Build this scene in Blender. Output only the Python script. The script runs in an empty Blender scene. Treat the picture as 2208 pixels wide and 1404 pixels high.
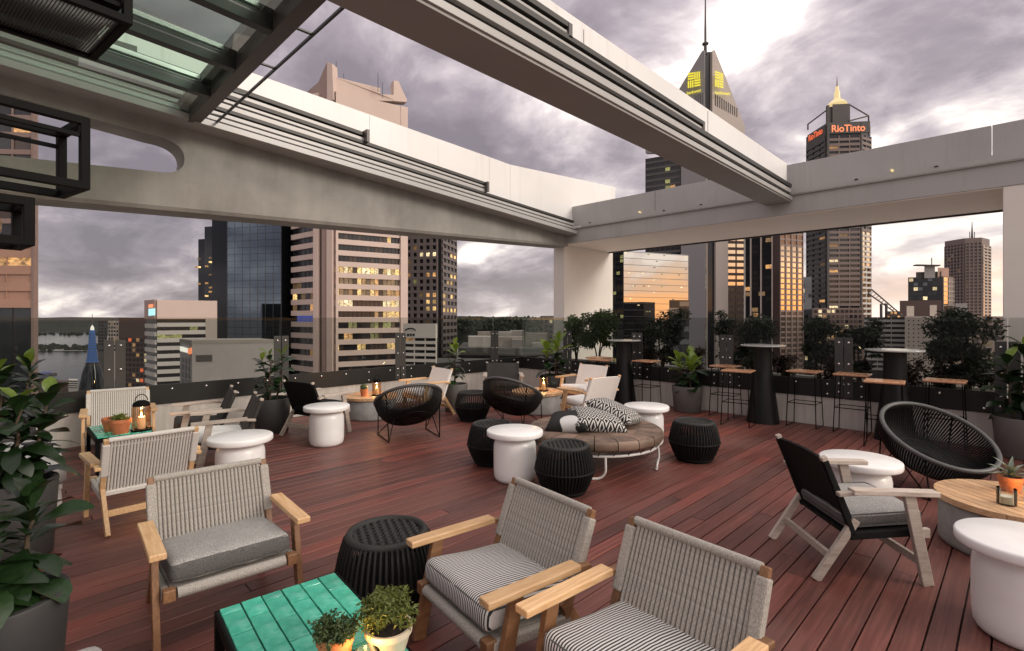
import bpy, bmesh, math, random
from mathutils import Vector, Matrix
random.seed(7)
S = bpy.context.scene
COL = S.collection
R = math.radians
Q = math.sqrt(0.5)
F_PX, HOR, CX, CAMZ = 1100.0, 685.0, 1104.0, 1.55   # lens in photo pixels, horizon row, eye height

# ------------------------------------------------------------------ camera
cam_d = bpy.data.cameras.new('camera')
cam = bpy.data.objects.new('camera', cam_d); COL.objects.link(cam)
cam.location = (0, 0, CAMZ)
cam.rotation_euler = (R(90), 0, R(-45))
cam_d.sensor_width = 36.0
cam_d.lens = 36.0 * F_PX / 2208.0
cam_d.shift_y = -(702.0 - HOR) / 2208.0
cam_d.clip_start = 0.05; cam_d.clip_end = 30000
S.camera = cam

# ------------------------------------------------------------------ world, sun, exposure
SUN_AZ, SUN_EL = R(-68), R(24)      # azimuth in world XY from +X
sun_vec = Vector((math.cos(SUN_AZ)*math.cos(SUN_EL), math.sin(SUN_AZ)*math.cos(SUN_EL), math.sin(SUN_EL)))
W = bpy.data.worlds.new('World'); S.world = W; W.use_nodes = True
def world_nodes():
    nt = W.node_tree; nt.nodes.clear(); N = nt.nodes; L = nt.links
    def node(t, **k):
        n = N.new(t)
        for a, b in k.items(): setattr(n, a, b)
        return n
    def M(op, a, b=None, c=None, clamp=False):
        n = node('ShaderNodeMath', operation=op, use_clamp=clamp)
        for i, x in enumerate((a, b, c)):
            if x is None: continue
            if isinstance(x, (int, float)): n.inputs[i].default_value = x
            else: L.new(x, n.inputs[i])
        return n.outputs[0]
    def mixc(f, a, b, mode='MIX'):
        n = node('ShaderNodeMix', data_type='RGBA', blend_type=mode)
        for i, x in ((0, f), (6, a), (7, b)):
            if isinstance(x, (int, float)): n.inputs[i].default_value = x
            elif isinstance(x, tuple): n.inputs[i].default_value = (*x, 1)
            else: L.new(x, n.inputs[i])
        return n.outputs[2]
    def smooth(x, lo, hi):
        n = node('ShaderNodeMapRange', interpolation_type='SMOOTHSTEP')
        L.new(x, n.inputs[0]); n.inputs[1].default_value = lo; n.inputs[2].default_value = hi
        return n.outputs[0]
    tc = node('ShaderNodeTexCoord'); sep = node('ShaderNodeSeparateXYZ')
    L.new(tc.outputs['Generated'], sep.inputs[0])
    x, y, z = sep.outputs
    zc = M('MAXIMUM', z, 0.0)
    den = M('ADD', zc, 0.33)
    u = M('DIVIDE', x, den); v = M('DIVIDE', y, den)
    comb = node('ShaderNodeCombineXYZ'); L.new(u, comb.inputs[0]); L.new(v, comb.inputs[1])
    def noise(scale, off, detail=9, rough=.56, dist=.35):
        mp = node('ShaderNodeMapping'); mp.inputs['Location'].default_value = off
        mp.inputs['Rotation'].default_value = (0, 0, R(35)); mp.inputs['Scale'].default_value = (scale, scale*.82, 1)
        L.new(comb.outputs[0], mp.inputs[0])
        n = node('ShaderNodeTexNoise'); n.inputs['Scale'].default_value = 1
        n.inputs['Detail'].default_value = detail; n.inputs['Roughness'].default_value = rough; n.inputs['Distortion'].default_value = dist
        L.new(mp.outputs[0], n.inputs['Vector']); return n.outputs[0]
    n1 = noise(1.75, (3.1, 7.7, 0), rough=.50, dist=.6); n2 = noise(4.6, (9.3, 1.2, 4), rough=.60)
    val = M('ADD', M('MULTIPLY', n1, 0.68), M('MULTIPLY', n2, 0.32))
    dots = M('ADD', M('MULTIPLY', x, math.cos(SUN_AZ)), M('MULTIPLY', y, math.sin(SUN_AZ)))
    side = smooth(dots, -0.9, 0.75)
    val = M('ADD', val, M('MULTIPLY', M('SUBTRACT', side, 0.5), 0.10))
    ramp = node('ShaderNodeValToRGB'); L.new(val, ramp.inputs[0])
    e = ramp.color_ramp.elements
    e[0].position = .37; e[0].color = (.135, .115, .130, 1)
    e[1].position = .605; e[1].color = (.84, .77, .69, 1)
    for p, c in ((.44, (.198, .170, .188)), (.49, (.295, .256, .270)), (.53, (.42, .370, .374)), (.565, (.62, .56, .52))):
        q = e.new(p); q.color = (*c, 1)
    # an overcast dome is brighter towards the zenith
    dome = M('ADD', 0.78, M('MULTIPLY', zc, 0.95))
    cl = mixc(1.0, ramp.outputs[0], dome, 'MULTIPLY')
    # thin warm brightening along the whole horizon
    hb = M('MULTIPLY', M('POWER', 2.718, M('MULTIPLY', zc, -14.0)), M('ADD', .06, M('MULTIPLY', side, 1.0)))
    cl = mixc(M('MULTIPLY', hb, .75), cl, (.86, .76, .68))
    # low western glow under the cloud deck
    low = M('SUBTRACT', 1.0, smooth(M('ADD', zc, M('MULTIPLY', M('SUBTRACT', n2, .5), .10)), .045, .115))
    glow = M('MULTIPLY', M('POWER', smooth(dots, -0.15, 1.0), 1.4), low)
    clear = M('ADD', .45, M('MULTIPLY', smooth(M('ADD', n1, M('MULTIPLY', low, .10)), .40, .52), .55))
    gcol = mixc(smooth(zc, 0.0, 0.16), (.95, .42, .14), (.95, .66, .36))
    cl = mixc(M('MULTIPLY', M('MULTIPLY', glow, clear), .95, clamp=True), cl, gcol)
    sky = node('ShaderNodeTexSky', sky_type='NISHITA', sun_disc=False)
    sky.sun_elevation = SUN_EL; sky.sun_rotation = R(90) - SUN_AZ
    sc = mixc(1.0, cl, (10.0, 10.0, 10.0), 'MULTIPLY')
    fin = mixc(.965, sky.outputs[0], sc)
    bg = node('ShaderNodeBackground'); L.new(fin, bg.inputs[0]); bg.inputs[1].default_value = 0.1
    out = node('ShaderNodeOutputWorld'); L.new(bg.outputs[0], out.inputs[0])
world_nodes()
sd = bpy.data.lights.new('sun', 'SUN'); sd.energy = .85; sd.angle = R(20); sd.color = (1.0, .91, .80)
so = bpy.data.objects.new('sun', sd); COL.objects.link(so)
so.rotation_euler = (-sun_vec).to_track_quat('-Z', 'Y').to_euler(); so.location = (0, 0, 30)
S.view_settings.view_transform = 'Standard'; S.view_settings.look = 'None'
S.view_settings.exposure = 0.95; S.view_settings.gamma = 1.0; S.view_settings.use_curve_mapping = False
S.cycles.use_denoising = True
S.cycles.max_bounces = 8; S.cycles.transparent_max_bounces = 16
S.cycles.sample_clamp_indirect = 4.0

# ------------------------------------------------------------------ coordinates
def dr(d, r): return (Q*(d+r), Q*(d-r))            # depth / right of the eye -> world XY
def at(px, d): return dr(d, (px-CX)/F_PX*d)         # bearing of a photo column at a depth
def zp(py, d): return CAMZ + (HOR-py)/F_PX*d
def on_y(px, py, Y):                                 # point of the vertical plane y = Y
    t = (px-CX)/F_PX; X = Y*(1+t)/(1-t); d = Q*(X+Y)
    return X, zp(py, d)
def on_x(px, py, X):
    t = (px-CX)/F_PX; Y = X*(1-t)/(1+t); d = Q*(X+Y)
    return Y, zp(py, d)

# ------------------------------------------------------------------ materials
MATS = {}
class NT:
    def __init__(s, name):
        s.m = bpy.data.materials.new(name); s.m.use_nodes = True
        s.t = s.m.node_tree; s.b = s.t.nodes['Principled BSDF']; s.out = s.t.nodes['Material Output']; MATS[name] = s.m
    def n(s, t, **k):
        q = s.t.nodes.new(t)
        for a, b in k.items(): setattr(q, a, b)
        return q
    def l(s, a, b): s.t.links.new(a, b)
    def noise(s, scale, stretch=(1,1,1), coord='Object', detail=6, rough=.55, off=None):
        tc = s.n('ShaderNodeTexCoord'); mp = s.n('ShaderNodeMapping'); mp.inputs['Scale'].default_value = stretch
        if coord == 'World':
            g = s.n('ShaderNodeNewGeometry'); s.l(g.outputs['Position'], mp.inputs[0])
        else: s.l(tc.outputs[coord], mp.inputs[0])
        if off is not None: s.l(off, mp.inputs['Location'])
        q = s.n('ShaderNodeTexNoise'); q.inputs['Scale'].default_value = scale; q.inputs['Detail'].default_value = detail; q.inputs['Roughness'].default_value = rough
        s.l(mp.outputs[0], q.inputs['Vector']); return q.outputs[0]
    def ramp(s, fac, stops):
        q = s.n('ShaderNodeValToRGB'); e = q.color_ramp.elements
        e[0].position, e[0].color = stops[0][0], (*stops[0][1], 1)
        e[1].position, e[1].color = stops[-1][0], (*stops[-1][1], 1)
        for p, c in stops[1:-1]: e.new(p).color = (*c, 1)
        s.l(fac, q.inputs[0]); return q.outputs[0]
    def mix(s, f, a, b, mode='MIX'):
        q = s.n('ShaderNodeMix', data_type='RGBA', blend_type=mode)
        for i, x in ((0, f), (6, a), (7, b)):
            if isinstance(x, (int, float)): q.inputs[i].default_value = x
            elif isinstance(x, tuple): q.inputs[i].default_value = (*x, 1)
            else: s.l(x, q.inputs[i])
        return q.outputs[2]
    def math(s, op, a, b=None, clamp=False):
        q = s.n('ShaderNodeMath', operation=op, use_clamp=clamp)
        for i, x in enumerate((a, b)):
            if x is None: continue
            if isinstance(x, (int, float)): q.inputs[i].default_value = x
            else: s.l(x, q.inputs[i])
        return q.outputs[0]
    def bump(s, h, strength=.3, dist=.01):
        q = s.n('ShaderNodeBump'); q.inputs['Strength'].default_value = strength; q.inputs['Distance'].default_value = dist
        s.l(h, q.inputs['Height']); s.l(q.outputs[0], s.b.inputs['Normal'])
    def set(s, color=None, rough=None, metal=None, spec=None, **k):
        b = s.b.inputs
        if color is not None:
            if isinstance(color, tuple): b['Base Color'].default_value = (*color, 1)
            else: s.l(color, b['Base Color'])
        if rough is not None:
            if isinstance(rough, (int, float)): b['Roughness'].default_value = rough
            else: s.l(rough, b['Roughness'])
        if metal is not None: b['Metallic'].default_value = metal
        if spec is not None: b['Specular IOR Level'].default_value = spec
        for a, x in k.items(): b[a.replace('_', ' ')].default_value = x
        return s
    def rand(s): return s.n('ShaderNodeObjectInfo').outputs['Random']

def plain(name, c, rough=.6, var=.12, scale=8, metal=0, bump=0, coord='Object', spec=None, detail=6):
    t = NT(name); q = t.noise(scale, coord=coord, detail=detail)
    lo = tuple(x*(1-var) for x in c); hi = tuple(min(1, x*(1+var)) for x in c)
    t.set(t.ramp(q, [(.3, lo), (.7, hi)]), rough, metal, spec)
    if bump: t.bump(q, bump)
    return t
def emit(name, c, strength, base=(.1,.08,.05), vary=0.0):
    t = NT(name).set(base, .4); t.b.inputs['Emission Color'].default_value = (*c, 1); t.b.inputs['Emission Strength'].default_value = strength
    if vary:
        q = t.ramp(t.noise(1.5, (1, 1, 1.6), coord='World', detail=3), [(.32, (.15,.15,.15)), (.70, (1.7,1.7,1.7))])
        t.l(t.math('MULTIPLY', t.math('ADD', 1-vary, t.math('MULTIPLY', t.rand(), 2*vary)), t.math('MULTIPLY', q, strength)), t.b.inputs['Emission Strength'])
    return t

def wood(name, dark, mid, light, rough=.5, stretch=(16, 1.0, 7), scale=2.2):
    t = NT(name); q = t.noise(scale*3, stretch, detail=8, rough=.6, off=t.rand())
    c = t.ramp(q, [(.3, dark), (.5, mid), (.72, light)])
    v = t.math('ADD', t.math('MULTIPLY', t.rand(), .35), .82)
    t.set(t.mix(1.0, c, v, 'MULTIPLY'), rough); t.bump(q, .15, .002); return t

# deck boards: oiled dark red hardwood, each board its own tone
t = NT('deck_wood'); rnd = t.rand(); q = t.noise(2.0, (.9, 26, 26), 'World', 8, .62, off=rnd); q2 = t.noise(1.3, (1, 1, 1), 'World', 4)
c = t.ramp(q, [(.25, (.060, .019, .0145)), (.5, (.128, .041, .032)), (.75, (.198, .074, .057))])
tone = t.ramp(rnd, [(0, (.58, .57, .58)), (.25, (.84, .80, .79)), (.5, (1.0, .95, .94)), (.8, (1.2, 1.12, 1.12)), (1, (1.60, 1.20, 1.05))])
c = t.mix(1.0, c, tone, 'MULTIPLY'); c = t.mix(t.math('MULTIPLY', t.ramp(q2, [(.46, (0,0,0)), (.74, (1,1,1))]), .45), c, (.155, .080, .066))
t.set(c, t.math('ADD', .30, t.math('MULTIPLY', q2, .34)), spec=.5); t.bump(q, .25, .002)
wood('teak', (.50, .29, .135), (.62, .39, .20), (.72, .49, .28))
wood('teak_dark', (.15, .070, .032), (.20, .098, .045), (.27, .14, .07))
wood('weathered_wood', (.33, .27, .225), (.43, .365, .31), (.53, .46, .40), .7)
wood('slat_wood', (.42, .25, .125), (.56, .35, .19), (.68, .46, .27), stretch=(2, 14, 14))
wood('stool_wood', (.38, .17, .085), (.50, .26, .145), (.64, .40, .25), .22)
t = NT('rope_grey'); q = t.noise(260, (1, 1, .35), detail=2); t.set(t.ramp(q, [(.3, (.235, .215, .19)), (.7, (.44, .41, .37))]), .85); t.bump(q, .5, .003)
t = NT('rope_pale'); q = t.noise(260, (1, 1, .35), detail=2); t.set(t.ramp(q, [(.3, (.48, .455, .42)), (.7, (.70, .67, .63))]), .85); t.bump(q, .5, .003)
t = NT('rope_black'); q = t.noise(200, detail=2); t.set(t.ramp(q, [(.3, (.004, .004, .004)), (.7, (.011, .011, .0105))]), .6, spec=.25); t.bump(q, .5, .003)
plain('rope_dark_grey', (.026, .0255, .0245), .6, .35, 150, spec=.3)
t = NT('felt_grey'); q = t.noise(240, detail=3); q2 = t.noise(9); c = t.ramp(q, [(.34, (.11, .106, .102)), (.66, (.50, .485, .465))]); t.set(t.mix(.25, c, t.ramp(q2, [(.3, (.18,.17,.16)), (.7, (.42,.41,.39))])), .95); t.bump(q, .5, .003)
t = NT('felt_shade_piping'); q = t.noise(240, detail=3); t.set(t.ramp(q, [(.32, (.045, .043, .041)), (.68, (.15, .145, .14))]), .95); t.bump(q, .5, .003)  # darker copy of the grey felt: painted shade for cushion sides, also the piping
plain('fabric_black', (.006, .006, .006), .75, .3, 120, bump=.2, spec=.2)
plain('fabric_charcoal', (.026, .023, .0215), .75, .25, 120, bump=.2)
plain('canvas_white', (.80, .77, .73), .85, .06, 140, bump=.15)
plain('fabric_white', (.80, .79, .77), .9, .06, 60, bump=.15)
plain('bench_fabric', (.31, .295, .28), .9, .12, 90, bump=.2)
plain('bench_fabric_pale', (.42, .40, .385), .9, .10, 90, bump=.2)
t = NT('stripe_fabric'); tc = t.n('ShaderNodeTexCoord'); wv = t.n('ShaderNodeTexWave'); wv.bands_direction = 'X'; wv.inputs['Scale'].default_value = 24; wv.inputs['Distortion'].default_value = .2
t.l(tc.outputs['Object'], wv.inputs[0]); t.set(t.ramp(wv.outputs['Fac'], [(.42, (.02, .02, .022)), (.55, (.60, .58, .56))]), .9)
plain('white_plastic', (.86, .85, .835), .30, .03, 9, detail=9)
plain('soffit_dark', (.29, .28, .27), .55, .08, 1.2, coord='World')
plain('white_paint', (.74, .715, .68), .45, .03, 3)
plain('white_metal', (.66, .64, .62), .35, .04, 3)
t = NT('panel_white'); q = t.noise(.8, coord='World', detail=5); t.set(t.ramp(q, [(.3, (.70, .69, .675)), (.7, (.78, .77, .755))]), .35); q2 = t.noise(1.4, (7, 7, .22), 'World', 6, .6); cc = t.mix(t.math('MULTIPLY', t.ramp(q2, [(.56, (0,0,0)), (.78, (1,1,1))]), .35), t.ramp(q, [(.3, (.70, .69, .675)), (.7, (.78, .77, .755))]), (.46, .44, .41)); t.set(cc, .38)
t = NT('beam_grey'); q = t.noise(1.2, coord='World', detail=7); q2 = t.noise(1.6, (6, 6, .3), 'World', 6, .6); t.set(t.mix(t.math('MULTIPLY', t.ramp(q2, [(.52, (0,0,0)), (.8, (1,1,1))]), .4), t.ramp(q, [(.3, (.37, .36, .35)), (.7, (.43, .42, .41))]), (.26, .25, .24)), .5)
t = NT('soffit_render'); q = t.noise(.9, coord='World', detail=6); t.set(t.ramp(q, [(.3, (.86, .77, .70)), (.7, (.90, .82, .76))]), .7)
t = NT('column_render'); q = t.noise(1.4, coord='World', detail=7); t.set(t.ramp(q, [(.3, (.74, .69, .63)), (.7, (.80, .755, .70))]), .75); t.bump(q, .1, .01)
t = NT('concrete'); q = t.noise(1.1, coord='World', detail=9, rough=.65); q2 = t.noise(1.1, (3, 3, .5), 'World', 5)
c = t.ramp(q, [(.28, (.20, .19, .17)), (.5, (.30, .288, .262)), (.75, (.39, .375, .345))]); t.set(t.mix(.22, c, t.ramp(q2, [(.35, (.17, .165, .145)), (.65, (.40, .385, .355))])), .85); t.bump(q, .15, .01)
t = NT('concrete_low'); q = t.noise(1.6, coord='World', detail=9, rough=.65); q2 = t.noise(3, (5, 5, .5), 'World', 5)
c = t.ramp(q, [(.28, (.46, .43, .385)), (.72, (.64, .60, .545))]); t.set(t.mix(.35, c, t.ramp(q2, [(.3, (.36, .33, .30)), (.6, (.64, .60, .55))])), .85); t.bump(q, .15, .01)
t = NT('drum_concrete'); q = t.noise(6, detail=8, rough=.65); t.set(t.ramp(q, [(.3, (.20, .195, .19)), (.7, (.33, .325, .315))]), .8); t.bump(q, .15, .005)
plain('fascia_steel', (.014, .0145, .0135), .45, .15, 2, coord='World', spec=.35)
plain('plate_steel', (.045, .046, .044), .42, .12, 4)
plain('bolt_steel', (.70, .69, .67), .22, .05, 20, metal=1)
plain('black_steel', (.0035, .0035, .0035), .6, .2, 10, spec=.10)
plain('track_dark', (.022, .019, .016), .45, .15, 3)
plain('track_white', (.40, .39, .375), .3, .05, 3)
plain('frame_brown', (.085, .075, .07), .4, .1, 3)
plain('frame_dark', (.030, .032, .030), .4, .1, 3)
plain('aluminium', (.58, .58, .57), .35, .05, 5, metal=.3)
plain('pot_grey', (.038, .037, .036), .6, .12, 5, bump=.05)
plain('pot_taupe', (.105, .097, .092), .65, .10, 5, bump=.05)
plain('soil', (.035, .024, .016), .95, .5, 60, bump=.6)
plain('terracotta', (.50, .165, .065), .75, .15, 14)
plain('cream_glaze', (.62, .52, .40), .5, .06, 10)
plain('stem_brown', (.075, .052, .032), .85, .3, 20, bump=.3)
plain('bar_black', (.005, .005, .0055), .45, .2, 4, spec=.3)
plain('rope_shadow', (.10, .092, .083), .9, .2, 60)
plain('bar_top', (.42, .43, .41), .12, .1, 3)
plain('wax', (.80, .74, .62), .45, .03, 10)
emit('flame', (1.0, .55, .16), 22)
plain('pebble', (.32, .22, .13), .8, .45, 30)
def leaf_mat(name, c, c2, rough=.3, trans=.12):
    t = NT(name); q = t.noise(12, detail=4); rv = t.rand()
    col = t.mix(t.math('MULTIPLY', rv, .8), t.ramp(q, [(.3, c), (.7, c2)]), tuple(x*.62 for x in c))
    t.set(col, rough, spec=.45)
    tr = t.n('ShaderNodeBsdfTranslucent'); t.l(t.mix(1.0, col, (1.6, 1.5, .7), 'MULTIPLY'), tr.inputs[0])
    mx = t.n('ShaderNodeMixShader'); mx.inputs[0].default_value = trans
    t.l(t.b.outputs[0], mx.inputs[1]); t.l(tr.outputs[0], mx.inputs[2]); t.l(mx.outputs[0], t.out.inputs[0])
leaf_mat('fig_leaf', (.010, .027, .008), (.024, .052, .016), .30, .04)
leaf_mat('fig_leaf_young', (.13, .21, .030), (.22, .30, .055), .35, .25)
leaf_mat('tree_leaf', (.007, .015, .006), (.019, .033, .012), .5)
leaf_mat('shrub_leaf', (.035, .072, .017), (.085, .135, .035), .45, .2)
leaf_mat('red_leaf', (.035, .015, .012), (.06, .03, .02), .5)
leaf_mat('herb_leaf', (.030, .055, .018), (.075, .11, .035), .5)
leaf_mat('thyme_leaf', (.09, .12, .022), (.19, .22, .055), .5, .2)
leaf_mat('aloe_leaf', (.16, .20, .15), (.26, .30, .23), .45, .05)
def glass(name, tint, refl, rough=0.0):
    t = NT(name); tr = t.n('ShaderNodeBsdfTransparent'); tr.inputs[0].default_value = (*tint, 1)
    gl = t.n('ShaderNodeBsdfGlossy'); gl.inputs['Roughness'].default_value = rough; gl.inputs[0].default_value = (.9, .95, .93, 1)
    fr = t.n('ShaderNodeFresnel'); fr.inputs[0].default_value = 1.5
    mx = t.n('ShaderNodeMixShader'); t.l(t.math('MULTIPLY', fr.outputs[0], refl), mx.inputs[0])
    t.l(tr.outputs[0], mx.inputs[1]); t.l(gl.outputs[0], mx.inputs[2]); t.l(mx.outputs[0], t.out.inputs[0]); t.t.nodes.remove(t.b)
glass('pane_glass', (.80, .815, .80), .22)
glass('roof_glass', (.50, .68, .58), .55, .02)
glass('jar_glass', (.93, .95, .94), 1.0)
glass('amber_glass', (.92, .72, .55), .6)
t = NT('tile_green'); q = t.noise(14, detail=5); rv = t.rand(); c = t.ramp(q, [(.3, (.030, .33, .22)), (.55, (.07, .44, .31)), (.8, (.20, .58, .46))])
t.set(t.mix(1.0, c, t.math('ADD', .80, t.math('MULTIPLY', rv, .4)), 'MULTIPLY'), .10); t.bump(t.noise(9, detail=2), .8, .012)
plain('grout', (.008, .012, .010), .8, .2, 20)
t = NT('hide_leather'); q = t.noise(7, detail=6); rv = t.rand(); c = t.ramp(rv, [(0, (.030, .024, .018)), (.3, (.11, .070, .046)), (.55, (.20, .13, .092)), (.75, (.065, .062, .042)), (1, (.30, .195, .145))]); t.set(t.mix(.30, c, t.ramp(q, [(.35, (.05, .035, .026)), (.65, (.25, .18, .125))])), .6); t.bump(q, .3, .008)
t = NT('hide_top'); q = t.noise(9, detail=7); rv = t.rand(); t.set(t.mix(1.0, t.ramp(q, [(.3, (.10, .064, .045)), (.7, (.23, .155, .115))]), t.math('ADD', .75, t.math('MULTIPLY', rv, .5)), 'MULTIPLY'), .55); t.bump(q, .3, .006)
# printed cushion covers
t = NT('lattice_print'); tc = t.n('ShaderNodeTexCoord'); sp = t.n('ShaderNodeSeparateXYZ'); t.l(tc.outputs['Object'], sp.inputs[0])
def tri(x, k, o=0.0): return t.math('ABSOLUTE', t.math('SUBTRACT', t.math('FRACT', t.math('ADD', t.math('MULTIPLY', x, k), o)), .5))
a = t.math('ADD', tri(sp.outputs[0], 11), tri(sp.outputs[1], 8)); b2 = t.math('FRACT', t.math('MULTIPLY', a, 3.0))
t.set(t.ramp(b2, [(.58, (.012, .012, .012)), (.63, (.60, .58, .55))]), .9)
t = NT('moon_print'); tc = t.n('ShaderNodeTexCoord'); sp = t.n('ShaderNodeSeparateXYZ'); t.l(tc.outputs['Object'], sp.inputs[0])
dx = t.math('SUBTRACT', sp.outputs[0], .03); dy = t.math('ADD', sp.outputs[1], .12)
rr = t.math('SQRT', t.math('ADD', t.math('MULTIPLY', dx, dx), t.math('MULTIPLY', dy, dy)))
t.set(t.ramp(rr, [(.092, (.58, .57, .56)), (.095, (.012, .012, .012))]), .9)
t = NT('bowl_cord'); q = t.noise(160, detail=2); t.set(t.ramp(q, [(.3, (.0035, .0035, .0035)), (.7, (.009, .009, .0085))]), .5, spec=.22)
plain('rim_rubber', (.075, .075, .073), .45, .15, 30)
# city
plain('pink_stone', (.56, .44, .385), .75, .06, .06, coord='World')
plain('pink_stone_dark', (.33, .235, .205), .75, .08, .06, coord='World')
plain('grid_stone', (.15, .125, .12), .8, .1, .1, coord='World')
plain('tan_stone', (.38, .33, .29), .8, .06, .05, coord='World')
plain('pale_stone', (.52, .49, .455), .8, .06, .05, coord='World')
plain('grey_block', (.37, .35, .335), .85, .07, .05, coord='World')
plain('cool_stone', (.25, .24, .245), .7, .05, .03, coord='World')
plain('warm_pier', (.46, .40, .36), .7, .05, .03, coord='World')
plain('brown_stone', (.085, .055, .048), .7, .1, .05, coord='World')
plain('brown_rib', (.20, .14, .12), .6, .08, .05, coord='World')
plain('dark_stone', (.085, .080, .076), .7, .1, .05, coord='World')
plain('hotel_stone', (.20, .155, .14), .8, .08, .05, coord='World')
plain('salmon_panel', (.33, .19, .135), .5, .12, .2, coord='World')
plain('roof_beige', (.30, .275, .245), .85, .15, .03, coord='World')
plain('city_ground', (.22, .205, .195), .9, .4, .02, coord='World')
plain('woodland', (.016, .020, .013), .95, .4, .05, coord='World')
plain('hill_dark', (.030, .032, .034), .95, .3, .004, coord='World')
def cityglass(name, c, metal, rough, wob=.0):
    t = NT(name).set(c, rough, metal)
    if wob:
        q = t.noise(.25, coord='World', detail=2); t.bump(q, wob, .4)
cityglass('window_dark', (.022, .021, .024), .0, .12)
cityglass('window_brown', (.055, .038, .034), .0, .15)
cityglass('glass_navy', (.14, .175, .21), .95, .05, .03)
cityglass('glass_black', (.020, .023, .028), .35, .06, .02)
cityglass('glass_mirror', (.52, .49, .47), 1.0, .03, .02)
cityglass('glass_slate', (.13, .14, .155), .6, .06)
cityglass('glass_gold', (.80, .60, .40), 1.0, .10)
cityglass('glass_bronze', (.30, .17, .10), .8, .10)
t = NT('water').set((.03, .032, .036), .10, .0); q = t.noise(.08, coord='World', detail=6); t.bump(q, .12, 2.0)
emit('lit_warm', (1.0, .64, .24), .46, vary=.5); emit('lit_amber', (.95, .48, .17), .27, vary=.6); emit('lit_pale', (1.0, .78, .44), .50, vary=.4)
emit('lit_green', (.72, .72, .24), .18, vary=.7); emit('lit_dim', (.75, .42, .18), .09, vary=.7); emit('lit_white', (1, .95, .85), .6)
emit('sign_yellow', (1.0, .84, .03), .46); emit('sign_red', (1.0, .15, .045), .50); emit('sign_orange', (1.0, .26, .10), .60); emit('sign_cyan', (.45, .95, 1.0), .5)
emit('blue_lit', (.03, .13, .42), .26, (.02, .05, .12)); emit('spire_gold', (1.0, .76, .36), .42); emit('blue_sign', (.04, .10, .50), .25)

# ------------------------------------------------------------------ mesh builder
class MB:
    def __init__(s): s.v = []; s.f = []
    def add(s, vs, fs):
        o = len(s.v); s.v += [tuple(p) for p in vs]; s.f += [tuple(i+o for i in f) for f in fs]; return s
    def box(s, c, d, rz=0.0, M=None):
        x, y, z = (k/2 for k in d)
        vs = [Vector(p) for p in ((-x,-y,-z),(x,-y,-z),(x,y,-z),(-x,y,-z),(-x,-y,z),(x,-y,z),(x,y,z),(-x,y,z))]
        m = M if M is not None else Matrix.Rotation(rz, 4, 'Z')
        return s.add([m @ p + Vector(c) for p in vs], [(0,3,2,1),(4,5,6,7),(0,1,5,4),(1,2,6,5),(2,3,7,6),(3,0,4,7)])
    def bar(s, a, b, w, h, up=(0,0,1)):                # box running from a to b, w across, h along up
        a, b = Vector(a), Vector(b); y = (b-a); L = y.length; y.normalize()
        x = y.cross(Vector(up)); x.normalize(); z = x.cross(y)
        m = Matrix((x, y, z)).transposed().to_4x4()
        return s.box((a+b)/2, (w, L, h), M=m)
    def tube(s, pts, r, n=6, closed=False):
        pts = [Vector(p) for p in pts]; k = len(pts); vs = []; ref = None
        for i, p in enumerate(pts):
            if closed: t = pts[(i+1) % k]-pts[i-1]
            else: t = pts[min(i+1, k-1)]-pts[max(i-1, 0)]
            t.normalize()
            if ref is None:
                ref = t.orthogonal().normalized()
            else:
                ref = ref - t*ref.dot(t)
                ref = ref.normalized() if ref.length > 1e-6 else t.orthogonal().normalized()
            q = t.cross(ref); rr = r[i] if isinstance(r, (list, tuple)) else r
            vs += [p + ref*math.cos(2*math.pi*j/n)*rr + q*math.sin(2*math.pi*j/n)*rr for j in range(n)]
        fs = []
        for i in range(k if closed else k-1):
            a, b = i*n, ((i+1) % k)*n
            fs += [(a+j, a+(j+1) % n, b+(j+1) % n, b+j) for j in range(n)]
        if not closed: fs += [tuple(range(n))[::-1], tuple((k-1)*n+j for j in range(n))]
        return s.add(vs, fs)
    def lathe(s, prof, n=32, c=(0,0,0)):
        vs = []; fs = []; m = len(prof)
        for r, z in prof: vs += [(c[0]+r*math.cos(2*math.pi*j/n), c[1]+r*math.sin(2*math.pi*j/n), c[2]+z) for j in range(n)]
        for i in range(m-1): fs += [(i*n+j, i*n+(j+1) % n, (i+1)*n+(j+1) % n, (i+1)*n+j) for j in range(n)]
        fs += [tuple(range(n))[::-1], tuple((m-1)*n+j for j in range(n))]
        return s.add(vs, fs)
    def prism(s, poly, fn):                              # poly of 2D points; fn(p, 0|1) -> 3D for each end
        k = len(poly); vs = [fn(p, 0) for p in poly]+[fn(p, 1) for p in poly]
        return s.add(vs, [tuple(range(k)), tuple(range(2*k-1, k-1, -1))]+[(i, i+k, (i+1) % k+k, (i+1) % k) for i in range(k)])
    def mesh(s, name, mat, smooth=None):
        me = bpy.data.meshes.new(name); me.from_pydata(s.v, [], s.f)
        bm = bmesh.new(); bm.from_mesh(me); bmesh.ops.recalc_face_normals(bm, faces=bm.faces); bm.to_mesh(me); bm.free()
        if smooth is not None:
            for p in me.polygons: p.use_smooth = True
            me.set_sharp_from_angle(angle=R(smooth))
        me.materials.append(MATS[mat]); return me
    def obj(s, name, mat, parent=None, smooth=None, bevel=0, loc=None, kind=None):
        return link(name, s.mesh(name, mat, smooth), parent, loc, bevel=bevel, kind=kind)
def link(name, me, parent=None, loc=None, rot=None, scale=None, bevel=0, kind=None):
    o = bpy.data.objects.new(name, me); COL.objects.link(o)
    if parent is not None: o.parent = parent
    if loc is not None: o.location = loc
    if rot is not None: o.rotation_euler = rot
    if scale is not None: o.scale = scale
    if bevel:
        m = o.modifiers.new('bevel', 'BEVEL'); m.width = bevel; m.segments = 2; m.limit_method = 'ANGLE'
    if kind: o['kind'] = kind
    return o
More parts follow.
